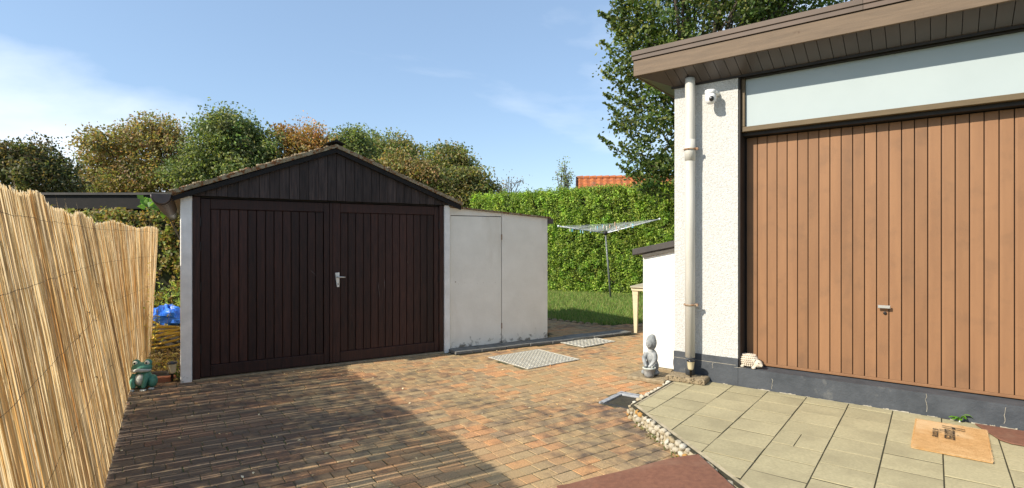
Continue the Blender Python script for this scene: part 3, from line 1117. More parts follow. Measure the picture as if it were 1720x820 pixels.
mb.xprism([(XC - .11, ZR + .025 + rt), (XC, ZR + .075 + rt), (XC + .11, ZR + .025 + rt), (XC, ZR + .045 + rt)], -0.11, GD + .15)
mb.build('ridge_cap', M['black_wood'], roof)
# moss clumps and fallen leaves lying on the roof edge
mb = MB()
for i in range(170):
    t_ = rnd.random()
    left = rnd.random() < 0.75
    x = XOL + t_ * (XC - XOL) if left else XC + t_ * (XOR - XC)
    z = (zL + t_ * (ZR - zL)) if left else (ZR + t_ * (zRr - ZR))
    mb.col = (1, 1, 1)
    r_ = rnd.uniform(.008, .022)
    mb.ell((x, rnd.uniform(-.09, .12), z + .018 + rt + r_ * .2), (r_ * 1.5, r_ * 1.5, r_ * .8), 6, 4, jit=.2, rg=rnd)
mb.build('moss', M['moss_roof'], roof, kind='stuff')
# gutter with end cap and brackets
gx, gz, gr = XOL - .050, zL + .030, 0.088
mb = MB()
vs, fs = [], []
for (y) in (-0.13, GD + .15):
    for r_ in (gr, gr - .006):
        for k in range(11):
            a = math.pi + math.pi * k / 10
            vs.append((gx + r_ * math.cos(a), y, gz + r_ * 1.15 * math.sin(a)))
for k in range(10):
    fs += [(k, k + 1, 23 + k, 22 + k), (12 + k, 11 + k, 33 + k, 34 + k), (k + 1, k, 11 + k, 12 + k), (22 + k, 23 + k, 34 + k, 33 + k)]
mb.add(vs, fs)
gut = mb.build('gutter', M['gutter'], gar, True)
mb = MB()
cap = [(gx + gr * math.cos(math.pi + math.pi * k / 10), gz + gr * 1.15 * math.sin(math.pi + math.pi * k / 10)) for k in range(11)]
mb.xprism(cap, -0.136, -0.129); mb.build('end_cap', M['gutter'], gut)
for i in range(14):
    y = 0.0 + i * 0.22
    mb = MB()
    ring = [(gx + (gr + .007) * math.cos(math.pi + math.pi * k / 10), gz + (gr + .007) * 1.15 * math.sin(math.pi + math.pi * k / 10)) for k in range(11)]
    mb.tube([(p[0], y, p[1]) for p in ring], .011, 6)
    mb.build('bracket', M['gutter'], gut, True)

# ================================================================== WHITE LEAN-TO SHED
shed = thing('lean_to_shed', 'white painted lean-to shed with plain door and peeling paint at its foot', 'shed', G0 + gd * 3.062, GA)
SX1 = 1.675
zt0, zt1 = 2.03, 1.915
mb = MB()
mb.xprism([(0.0, 1.925), (0.846, 1.928), (0.846, zt0 + (zt1 - zt0) * .846 / SX1), (0.0, zt0)], 0.012, 0.06)
mb.xprism([(0.0, 0.04), (0.018, 0.04), (0.018, 1.924), (0.0, 1.924)], 0.012, 0.06)
mb.xprism([(0.852, 0.04), (SX1, 0.045), (SX1, zt1), (0.852, zt0 + (zt1 - zt0) * .852 / SX1)], 0.010, 0.07)
mb.box(SX1 - .06, SX1, 0.072, 2.9, 0.0, zt1 - .01)
mb.box(0, SX1 - .062, 2.84, 2.9, 0.0, 1.88)
mb.build('wall', M['shed_paint'], shed)
mb = MB(); mb.xprism([(0.02, 0.045), (0.844, 0.045), (0.842, 1.918), (0.02, 1.915)], 0.014, 0.05); dd = bevel(mb.build('door', M['shed_paint'], shed), .002)
for z in (0.30, 1.62):
    mb = MB(); mb.tube([(0.848, 0.006, z - .04), (0.848, 0.006, z + .04)], .008, 6); mb.build('hinge', M['rust'], dd)
mb = MB(); mb.lathe([(0.008, 0), (0.008, .004), (.004, .008)], (0, 0, 0), 8); kk = mb.build('keyhole', M['rust'], dd); kk.location = (0.095, 0.016, 0.98); kk.rotation_euler = (R(90), 0, 0)
for i in range(7):
    mb = MB(); mb.lathe([(0.003, 0), (0.003, .002), (.001, .003)], (0, 0, 0), 6); kk = mb.build('nail', M['rust'], dd); kk.location = (0.14 + i * .1, 0.0135, 0.955 + rnd.uniform(-.01, .01)); kk.rotation_euler = (R(90), 0, 0)
mb = MB(); mb.box(.02, .86, 0.062, 0.066, .04, 1.93); mb.build('inner_panel', M['black_wood'], shed)
mb = MB(); mb.xprism([(-0.02, zt0 + .004), (SX1 + .05, zt1 - .0), (SX1 + .05, zt1 + .022), (-0.02, zt0 + .026)], -0.02, 2.95); sr = mb.build('roof', M['moss_roof'], shed)
mb = MB(); mb.xprism([(SX1 + .003, zt1 - .085), (SX1 + .10, zt1 - .085), (SX1 + .10, zt1 - .004), (SX1 + .003, zt1 - .004)], -0.01, 2.9); mb.build('gutter', M['gutter'], shed)

# ================================================================== HOUSE WITH BROWN GARAGE DOOR
house = thing('house', 'white roughcast house corner with brown up-and-over garage door and flat roof', 'house', P0, HA)
HW, HDp, ZS = 4.6, 7.0, 3.227
DX0, DX1 = 0.678, 3.072
mb = MB(); mb.box(0, 0.658, 0.0, 0.30, 0.372, ZS); mb.build('wall', M['stucco'], house)
mb = MB(); mb.box(DX1 + .02, HW, 0.0, 0.30, 0.372, ZS); mb.build('wall', M['stucco'], house)
mb = MB(); mb.box(0, 0.25, 0.302, HDp, 0.0, ZS); mb.box(HW - .25, HW, 0.302, HDp, 0, ZS); mb.box(0.252, HW - .252, HDp - .25, HDp, 0, ZS)
mb.build('wall', M['stucco'], house)
mb = MB()
mb.box(-0.006, 0.660, -0.010, 0.31, -0.04, 0.370)
mb.box(DX1 + .018, HW + .004, -0.010, 0.31, -0.04, 0.370)
mb.box(0.662, DX1 + .016, -0.008, 0.32, -0.04, 0.283)
pl_ = mb.build('plinth', M['plinth'], house)
# peeled seam and cracks on the plinth
mb = MB()
x = -0.0
while x < 4.4:
    L_ = rnd.uniform(.03, .14)
    if rnd.random() < 0.7:
        h_ = rnd.uniform(.004, .016)
        k = 6
        top = [(x + L_ * i / k, TZ - .004 + h_ * rnd.uniform(.3, 1)) for i in range(k + 1)]
        yy = -0.012
        mb.xprism([(x, TZ - .012), (x + L_, TZ - .012)] + top[::-1], yy - .012 * rnd.random() - .002, yy + .004)
    x += L_ + rnd.uniform(.0, .09)
for (cx, z0, z1) in ((0.98, .12, .22), (2.17, .13, .28), (2.66, .13, .26), (0.41, .24, .30), (0.62, .28, .29)):
    pts = [(cx + rnd.uniform(-.006, .006) + (i * .02 if z1 - z0 < .05 else 0), -0.0095, z0 + (z1 - z0) * i / 6) for i in range(7)]
    mb.tube(pts, [rnd.uniform(.0008, .0022) for _ in pts], 5)
mb.build('peeling_render', M['crack'], pl_, kind='stuff')
mb = MB(); mb.box(0.0, 0.64, -0.0115, -0.009, 0.303, 0.306); mb.build('plinth_seam', M['crack'], pl_)
# jambs and dark head rail
mb = MB(); mb.box(0.6605, 0.677, 0.012, 0.29, 0.285, ZS - .002); mb.build('jamb', M['dark_trim'], house)
mb = MB(); mb.box(DX1 + .002, DX1 + .0185, 0.012, 0.29, 0.285, ZS - .002); mb.build('jamb', M['dark_trim'], house)
mb = MB(); mb.box(0.678, DX1 + .001, 0.10, 0.235, 2.632, 2.664); mb.build('head_rail', M['dark_trim'], house)
# door
gdoor = MB()
gdoor.box(DX0, DX1, 0.222, 0.26, 0.290, 2.631)
gdoor = gdoor.build('garage_door', M['dark_trim'], house)
mb = MB(); mb.bbox(DX0 + .002, DX1 - .002, 0.196, 0.2215, 0.292, 0.318, .004); mb.build('bottom_rail', M['brown_door'], gdoor)
edges_ = [DX0 + .012, 0.7955]
while edges_[-1] + 0.0923 < DX1 - 0.03:
    edges_.append(edges_[-1] + 0.0923)
edges_.append(DX1 - .012)
ms = MB()
w = 0.0923
# formed steel plank: flat face, a stepped rib at its left edge, groove at the right
prof = [(0.0022, .0205), (0.0030, .0022), (0.0150, .0010), (0.0175, 0.0), (w - .0062, 0.0), (w - .0042, .003), (w - .0022, .0205)]
vs = [(x, y, 0.320) for x, y in prof] + [(x, y, 2.622) for x, y in prof]
n = len(prof)
fs = [(i, i + 1, n + i + 1, n + i) for i in range(n - 1)] + [tuple(range(n, 2 * n)), tuple(range(n - 1, -1, -1)), (n - 1, 0, n, 2 * n - 1)]
ms.add(vs, fs)
me_rib = ms.mesh('door_panel', M['brown_door'])
for i in range(len(edges_) - 1):
    sc = (edges_[i + 1] - edges_[i]) / w
    inst('door_panel', me_rib, gdoor, (edges_[i], 0.199, 0), (0, 0, 0), (sc, 1, 1))
mb = MB(); mb.bbox(1.822, 1.915, 0.155, 0.17, 0.955, 0.983, .004); mb.box(1.86, 1.88, 0.171, 0.199, 0.962, 0.976); mb.build('handle', M['metal'], gdoor)
mb = MB(); mb.lathe([(0.014, 0), (0.014, .008), (.009, .010)], (0, 0, 0), 12); kk = mb.build('lock', M['hinge'], gdoor); kk.location = (1.873, 0.1985, 0.91); kk.rotation_euler = (R(90), 0, 0)
# window above the door
win = MB()
zb0, zb1 = 2.666, 2.716
win.bbox(0.679, DX1, 0.045, 0.11, zb0, zb1, .004)
win.bbox(0.679, 0.712, 0.046, 0.11, zb1 + .001, 3.20, .003)
win.bbox(DX1 - .034, DX1, 0.046, 0.11, zb1 + .001, 3.20, .003)
win = win.build('window', M['frame_brown'], house)
mb = MB(); mb.box(0.713, DX1 - .035, 0.078, 0.086, zb1 + .001, 3.199); mb.build('pane', M['frost'], win)
mb = MB(); mb.box(0.679, DX1, 0.03, 0.112, 3.2005, ZS - .001); mb.build('head_trim', M['dark_trim'], win)
# roof: sloping soffit of narrow panels, fascia board, metal edge
OV = 0.31; OL = 0.335; ZF = 3.335
roof = MB(); roof.box(-OL + .02, HW + .3, -OV + .02, HDp + .2, ZF + .02, ZF + .19); roof = roof.build('roof', M['dark_trim'], house)
pw = 0.10
ms = MB()
y0, y1, za, zb = -OV + .026, -0.016, ZF + .004, ZS + .002
ms.add([(0.0015, y0, za), (pw - .0035, y0, za), (pw - .0035, y1, zb), (0.0015, y1, zb), (0.0015, y0, za + .012), (pw - .0035, y0, za + .012), (pw - .0035, y1, zb + .012), (0.0015, y1, zb + .012)],
       [(0, 3, 2, 1), (4, 5, 6, 7), (0, 1, 5, 4), (1, 2, 6, 5), (2, 3, 7, 6), (3, 0, 4, 7)])
me_so = ms.mesh('soffit_panel', M['soffit'])
for i in range(48):
    x = 0.0 + i * pw
    inst('soffit_panel', me_so, roof, (x, rnd.uniform(-.001, .001), rnd.uniform(-.0015, .0015)))
# hip corner and side soffit
mb = MB()
mb.add([(-OL + .026, -OV + .026, za), (-.002, -OV + .026, za), (-.002, -.016, zb), (-OL + .026, -OV + .026, za + .012), (-.002, -OV + .026, za + .012), (-.002, -.016, zb + .012)], [(0, 2, 1), (3, 4, 5), (0, 1, 4, 3), (1, 2, 5, 4), (2, 0, 3, 5)])
mb.build('soffit_panel', M['soffit'], roof)
mb = MB()
mb.add([(-OL + .026, -OV + .03, za), (-.004, -.014, zb), (-.004, HDp, zb), (-OL + .026, HDp, za), (-OL + .026, -OV + .03, za + .012), (-.004, -.014, zb + .012), (-.004, HDp, zb + .012), (-OL + .026, HDp, za + .012)],
       [(0, 3, 2, 1), (4, 5, 6, 7), (0, 1, 5, 4), (1, 2, 6, 5), (2, 3, 7, 6), (3, 0, 4, 7)])
mb.build('side_soffit', M['soffit'], roof)
mb = MB(); mb.box(-0.03, HW, -0.0155, -0.0005, ZS - .018, ZS + .03); mb.build('wall_trim', M['dark_trim'], roof)
mb = MB(); mb.bbox(-OL, HW + .3, -OV, -OV + .024, ZF, ZF + .165, .003); mb.build('fascia', M['fascia'], roof)
mb = MB(); mb.box(-OL, -OL + .024, -OV + .025, HDp + .2, ZF + .001, ZF + .164); mb.build('fascia', M['fascia'], roof)
x = -OL - .012
for L_ in (2.1, 2.4, 1.2):
    mb = MB()
    mb.yprism([(-OV - .014, ZF + .170), (-OV - .014, ZF + .212), (-OV - .026, ZF + .216), (-OV - .026, ZF + .262), (-OV + .08, ZF + .266), (-OV + .08, ZF + .170)], x, min(x + L_ - .003, HW + .3))
    mb.build('metal_edge', M['cap'], roof)
    x += L_
mb = MB(); mb.xprism([(-OL - .014, ZF + .168), (-OL - .014, ZF + .21), (-OL - .024, ZF + .214), (-OL - .024, ZF + .262), (-OL + .08, ZF + .266), (-OL + .08, ZF + .168)], -OV + .081, HDp + .2); mb.build('metal_edge', M['cap'], roof)
mb = MB(); mb.box(-OL + .081, HW + .3, -OV + .082, HDp + .2, ZF + .195, ZF + .245); mb.build('roof_sheet', M['dark_roof'], roof)
# downpipe
PX, PY = 0.205, -0.098
mb = MB(); mb.tube([(PX, PY, 0.345), (PX, PY, 1.9), (PX, PY, 3.22), (PX, PY + .004, 3.262)], .050, 16); dp = mb.build('downpipe', M['pvc'], house, True)
mb = MB(); mb.tube([(PX, PY, 0.165), (PX, PY, 0.343)], .046, 16); mb.build('pipe_foot', M['plinth'], dp, True)
for z in (0.895, 2.52):
    mb = MB()
    mb.tube([(PX + .058 * math.cos(a_), PY + .058 * math.sin(a_), z) for a_ in [2 * math.pi * k / 16 for k in range(17)]], .009, 6)
    mb.box(PX - .012, PX + .012, PY + .05, 0.0, z - .012, z + .012); mb.box(PX + .055, PX + .085, PY - .012, PY + .012, z - .013, z + .013)
    mb.build('clamp', M['rust'], dp)
mb = MB(); mb.tube([(PX, PY, 2.40), (PX, PY, 2.62)], .0535, 16); mb.build('sleeve', M['pvc'], dp, True)
# camera
t = thing('security_camera', 'white dome security camera high on the roughcast wall beside the downpipe', 'camera', hp(0.425, 0.0, 3.045), HA)
mb = MB(); mb.tube([(0.03, 0.0, .03), (0.03, -.05, .035), (0.0, -.10, .04)], [.03, .022, .02], 10); mb.build('bracket', M['plastic_white'], t, True)
mb = MB(); mb.lathe([(.010, .052), (.052, .050), (.055, .04), (.055, .018), (.05, .012)], (0, -.125, 0), 20); mb.build('cap', M['plastic_white'], t, True)
mb = MB(); mb.lathe([(.02, .012), (.050, .011), (.055, -.02), (.053, -.05), (.042, -.075), (.022, -.09), (.004, -.093)], (0, -.125, 0), 20); mb.build('body', M['plastic_white'], t, True)
mb = MB(); mb.ell((.022, -.165, -.045), (.026, .022, .028), 14, 9); mb.build('lens', M['plastic_black'], t, True)

# concrete block under the pipe, solar lamp on it
t = thing('concrete_block', 'rough brown concrete block on the terrace under the downpipe', 'block', hp(0.19, -0.12, TZ), HA + R(4))
mb = MB()
mb.cush(-.20, .20, -.12, .095, 0.003, .058, .014)
o = bevel(mb.build('slab', M['concrete'], t), .006, 2)
mb = MB()
for i in range(70):
    r_ = rnd.uniform(.006, .013)
    mb.ell((rnd.uniform(-.18, .18), rnd.choice((-.121, rnd.uniform(-.1, .08))), rnd.uniform(.01, .06)), (r_, r_, r_ * .7), 6, 4, jit=.2, rg=rnd)
mb.v = [(v[0], v[1], min(v[2], .066)) for v in mb.v]
mb.build('aggregate', M['concrete'], t, kind='stuff')


def solar_lamp(label, loc, sc=1.0):
    t = thing('solar_lamp', label, 'garden lamp', loc, HA)
    mb = MB(); mb.lathe([(.010 * sc, 0), (.012 * sc, .07 * sc), (.022 * sc, .074 * sc)], (0, 0, 0), 10); mb.build('spike', M['plastic_black'], t, True)
    mb = MB(); mb.lathe([(.021 * sc, .075 * sc), (.028 * sc, .09 * sc), (.036 * sc, .155 * sc), (.038 * sc, .157 * sc)], (0, 0, 0), 14); mb.build('lamp_shade', M['cream_plastic'], t, True)
    mb = MB(); mb.lathe([(.040 * sc, .158 * sc), (.042 * sc, .166 * sc), (.030 * sc, .176 * sc), (.004 * sc, .182 * sc)], (0, 0, 0), 14); mb.build('lid', M['plastic_black'], t, True)
    return t


solar_lamp('small cream solar lamp on a black spike in front of the downpipe', hp(0.245, -0.19, TZ + .056), 1.05)

# ================================================================== WHITE HUT BESIDE THE HOUSE
hut = thing('brick_hut', 'low white rendered lean-to hut with grey sloping roof against the house side', 'hut', hp(-0.575, 0.465), HA)
mb = MB(); mb.xprism([(0.0, 0.05), (0.57, 0.05), (0.57, 1.49), (0.0, 1.375)], 0.0, 1.5); bevel(mb.build('wall', M['hut_paint'], hut), .006)
mb = MB(); mb.xprism([(-0.115, 1.385), (0.57, 1.525), (0.57, 1.60), (-0.115, 1.46)], -0.06, 1.56); bevel(mb.build('roof', M['dark_roof'], hut), .006)
mb = MB(); mb.xprism([(0.005, 1.36), (0.57, 1.475), (0.57, 1.523), (0.005, 1.406)], -0.035, -0.002); mb.build('barge_board', M['rot_wood'], hut)
mb = MB(); mb.bbox(-0.05, 0.56, -0.02, 0.4, -0.04, 0.047, .008); mb.build('footing', M['concrete'], hut)
# paving stone under the figure
t = thing('paving_stone', 'worn stone slab under the grey garden figure', 'slab', hp(-0.30, 0.10, 0.0), HA)
mb = MB(); mb.cush(-.22, .22, -.19, .20, 0.0, .045, .010); bevel(mb.build('slab', M['concrete'], t), .006)

# ---- grey garden figure: hooded child bending to a basket
t = thing('garden_figure', 'grey stone garden figure of a hooded child holding a basket', 'statue', hp(-0.30, 0.06, 0.047), HA)
mb = MB()
mb.ell((0.00, 0.02, .365), (.060, .064, .088), 16, 11)                # hood
mb.ell((0.005, 0.03, .42), (.040, .045, .040), 12, 8)
mb.ell((0.0, 0.02, .275), (.036, .038, .03), 12, 7)                 # neck scarf
mb.ell((0.0, 0.035, .20), (.066, .062, .095), 16, 10)                # body
mb.ell((0.0, 0.045, .10), (.074, .072, .09), 16, 9)
mb.tube([(0.045, 0.0, .25), (.066, -.035, .19), (.035, -.075, .125)], [.030, .026, .020], 10)
mb.tube([(-0.045, 0.0, .25), (-.066, -.035, .19), (-.030, -.075, .125)], [.030, .026, .020], 10)
mb.ell((0.025, -.085, .118), (.018, .018, .015), 8, 6)
mb.ell((-0.02, -.085, .118), (.018, .018, .015), 8, 6)
mb.ell((-.062, -.012, .032), (.040, .060, .032), 12, 7)
mb.ell((.035, .035, .03), (.055, .065, .03), 12, 7)
mb.ell((-0.005, -.038, .36), (.040, .018, .05), 12, 8)               # face
mb.ell((-.005, -.056, .355), (.009, .011, .010), 8, 6)               # nose
remesh(mb.build('body', M['statue'], t, True), .006, 3)
bk = MB(); bk.lathe([(.050, 0.0), (.056, .03), (.064, .085), (.071, .09), (.071, .102), (.060, .104), (.057, .085), (.01, .078)], (0.02, -.085, 0.0), 18)
bk = bk.build('basket', M['statue'], t, True)
mb = MB()
mb.tube([(.02 + .066 * math.cos(a_), -.085 + .066 * math.sin(a_), .101) for a_ in [2 * math.pi * k / 20 for k in range(21)]], .010, 6)
mb.build('rim', M['frog_pale'], bk, True)
mb = MB()
for i in range(9):
    a_ = rnd.uniform(0, 6.3); r_ = rnd.uniform(0, .04)
    mb.ell((.02 + r_ * math.cos(a_), -.085 + r_ * math.sin(a_), .088), (.016, .016, .014), 8, 6)
mb.build('basket_filling', M['frog_pale'], bk, True)

# ---- pale hedgehog on the threshold
t = thing('hedgehog_figure', 'pale stone hedgehog ornament on the threshold at the garage door corner', 'ornament', hp(0.76, 0.075, 0.283), HA + R(-4))
mb = MB()
mb.ell((-.012, 0, .070), (.092, .066, .070), 20, 12)
mb.ell((.075, -.018, .052), (.046, .040, .040), 14, 9)
mb.tube([(.085, -.024, .050), (.115, -.034, .040), (.128, -.038, .036)], [.032, .018, .009], 10)
mb.ell((-.065, -.050, .014), (.022, .020, .015), 10, 6); mb.ell((.048, -.058, .014), (.022, .022, .016), 10, 6); mb.ell((.04, .05, .014), (.022, .02, .015), 10, 6); mb.ell((-.065, .05, .014), (.022, .02, .015), 10, 6)
mb.ell((.052, -.052, .088), (.012, .007, .014), 8, 6)
remesh(mb.build('body', M['hog'], t, True), .004, 2)
mb = MB()
for r_ in range(6):
    zz = .030 + r_ * .019
    k = max(0, 1 - ((zz - .07) / .074) ** 2) ** .5
    nn = max(6, int(30 * k))
    for i in range(nn):
        a_ = 2 * math.pi * (i + .5 * (r_ % 2)) / nn
        x, y = -.016 + .093 * k * math.cos(a_), .067 * k * math.sin(a_)
        if x > .045:
            continue
        mb.ell((x, y, zz), (.011, .009, .010), 6, 4)
mb.build('spines', M['hog'], t, True, kind='stuff')
mb = MB(); mb.ell((.131, -.039, .037), (.008, .008, .007), 8, 6); mb.build('nose', M['hinge'], t, True)
mb = MB(); mb.ell((.096, -.056, .064), (.005, .004, .005), 8, 6); mb.build('eye', M['hinge'], t, True)

# ---- frog beside the reed fence
t = thing('frog_figure', 'green glazed frog ornament sitting at the end of the reed fence', 'ornament', (-3.915, 5.735, -0.004), R(12))
mb = MB()
mb.ell((0, .02, .105), (.085, .085, .105), 18, 11)
mb.ell((0, -.005, .225), (.098, .078, .056), 18, 10)
for s in (-1, 1):
    mb.ell((s * .056, .0, .275), (.040, .038, .040), 12, 8)
    mb.ell((s * .092, .02, .075), (.042, .075, .068), 14, 8)          # thigh
    mb.tube([(s * .055, -.04, .165), (s * .062, -.085, .10), (s * .045, -.095, .03)], [.028, .024, .020], 10)   # foreleg
remesh(mb.build('body', M['frog'], t, True), .006, 3)
mb = MB(); mb.ell((0, -.055, .11), (.050, .030, .062), 14, 9); mb.build('belly', M['frog_pale'], t, True)
mb = MB()
mb.tube([(-.094, -.020, .200), (-.070, -.060, .205), (-.03, -.078, .210), (0, -.082, .214), (.03, -.078, .210), (.070, -.060, .205), (.094, -.020, .200)], [.008, .016, .019, .020, .019, .016, .008], 8)
mb.build('mouth', M['frog_pale'], t, True)
for s in (-1, 1):
    mb = MB(); mb.ell((s * .056, -.027, .279), (.026, .016, .026), 12, 8); e = mb.build('eye', M['eye_yellow'], t, True)
    mb = MB(); mb.ell((s * .056, -.042, .279), (.010, .005, .011), 10, 6); mb.build('pupil', M['hinge'], e, True)
    mb = MB()
    for k in (-1, 0, 1):
        mb.ell((s * (.055 + k * .018), -.118, .012), (.011, .030, .012), 8, 6)
        mb.ell((s * (.110 + k * .016), -.06, .012), (.010, .030, .012), 8, 6)
    remesh(mb.build('foot', M['frog_pale'], t, True), .005, 2)

# dark bricks and plank behind the frog
for i, (x, y, a_, z, lb) in enumerate(((-3.88, 6.02, 20, 0.0, 'dark brick lying on the soil close behind the frog'), (-3.99, 6.12, 8, 0.0, 'dark slab lying on the soil behind the frog, farther from the garage'), (-3.98, 6.10, 14, .071, 'dark plank resting on the slab behind the frog'))):
    mb = MB()
    dims = ((.12, .05, .065), (.16, .08, .07), (.15, .05, .028))[i]
    mb.cush(-dims[0], dims[0], -dims[1], dims[1], 0, dims[2], .006)
    o = mb.build('brick' if i < 2 else 'plank', M['rot_wood' if i != 0 else 'brickwork'])
    o.name = ('loose_brick', 'loose_slab', 'loose_plank')[i]
    o.location = (x, y, z - .010); o.rotation_euler = (0, 0, R(a_))
    tag(o, lb, ('brick', 'slab', 'plank')[i])
solar_lamp('small solar lamp with dark lid beside the left garage post', G0 + gd * (-0.245) + gn * 0.02 + Vector((0, 0, .02)), 1.25)

# ---- hose coil and tarp in the alley
t = thing('hose_coil', 'tangled coil of yellow garden hose behind the frog', 'hose', (-5.02, 7.85, 0), 0)
mb = MB()
pts = []
for i in range(110):
    a_ = i * .36
    r_ = .24 + .055 * math.sin(i * .11) + rnd.uniform(-.015, .015)
    pts.append((r_ * 1.1 * math.cos(a_) + .02 * math.sin(i * .05), r_ * .75 * math.sin(a_), .05 + .27 * i / 110 + .035 * math.sin(a_ + i * .03)))
mb.tube(pts, .0165, 7)
pts = [(.22, -.1, .33), (.05, -.2, .36), (-.12, -.15, .44), (-.2, -.05, .56), (-.22, .02, .62)]
mb.tube(pts, .0165, 7)
pts = [(-.25, -.1, .1), (-.1, -.22, .16), (.1, -.2, .25), (.26, -.05, .3), (.3, .02, .42), (.27, .05, .5)]
mb.tube(pts, .0165, 7)
mb.build('hose', M['hose'], t, True)
t = thing('tarp_bundle', 'crumpled blue tarpaulin bundle behind the hose coil', 'tarpaulin', (-5.10, 8.02, 0), R(10))
mb = MB()
rg = random.Random(9)
nu, nv = 26, 14
vs, fs = [], []
for i in range(nv + 1):
    ph = math.pi * i / nv
    for j in range(nu):
        th = 2 * math.pi * j / nu
        k = 1 + .13 * math.sin(3 * th + 5 * ph) + .09 * math.sin(7 * th - 3 * ph) + rg.uniform(-.07, .07)
        vs.append((.26 * k * math.sin(ph) * math.cos(th), .17 * k * math.sin(ph) * math.sin(th), max(-.22, .155 * k * math.cos(ph)) + .44))
for i in range(nv):
    for j in range(nu):
        a, b = i * nu + j, i * nu + (j + 1) % nu
        fs.append((a, a + nu, b + nu, b))
mb.add(vs, fs); mb.build('sheet', M['tarp'], t)
mb = MB(); mb.cush(-.2, .2, -.13, .13, 0, .33, .02); mb.build('crate', M['rot_wood'], t)

# ================================================================== REED FENCES
def reed_mesh(rg, h, col, rad, n=4):
    """a split cane: half-round shell, rounded side to the drive, gently bent"""
    mb = MB(); mb.col = col
    k = 5
    ph1, ph2 = rg.uniform(0, 6.3), rg.uniform(0, 6.3)
    am = rg.uniform(.0008, .0045)
    vs, fs = [], []
    for i in range(k + 1):
        cx_, cy_ = am * math.sin(ph1 + i * 1.3), am * .6 * math.sin(ph2 + i * 1.7)
        r_ = rad * rg.uniform(.88, 1.12) * (1.06 - .2 * i / k)
        for j in range(n):
            t_ = math.pi * (-.08 + 1.16 * j / (n - 1))
            vs.append((cx_ + r_ * math.cos(t_), cy_ + r_ * .8 * math.sin(t_), h * i / k))
    for i in range(k):
        for j in range(n - 1):
            a = i * n + j
            fs.append((a, a + n, a + n + 1, a + 1))
    mb.add(vs, fs)
    return mb


REEDC = [(0.74, 0.60, 0.40), (0.78, 0.65, 0.45), (0.68, 0.58, 0.42), (0.78, 0.52, 0.23), (0.82, 0.71, 0.52), (0.58, 0.51, 0.40), (0.71, 0.61, 0.45), (0.76, 0.63, 0.42), (0.60, 0.36, 0.15), (0.48, 0.42, 0.34), (0.86, 0.79, 0.63), (0.78, 0.56, 0.29), (0.68, 0.61, 0.49), (0.77, 0.67, 0.48)]


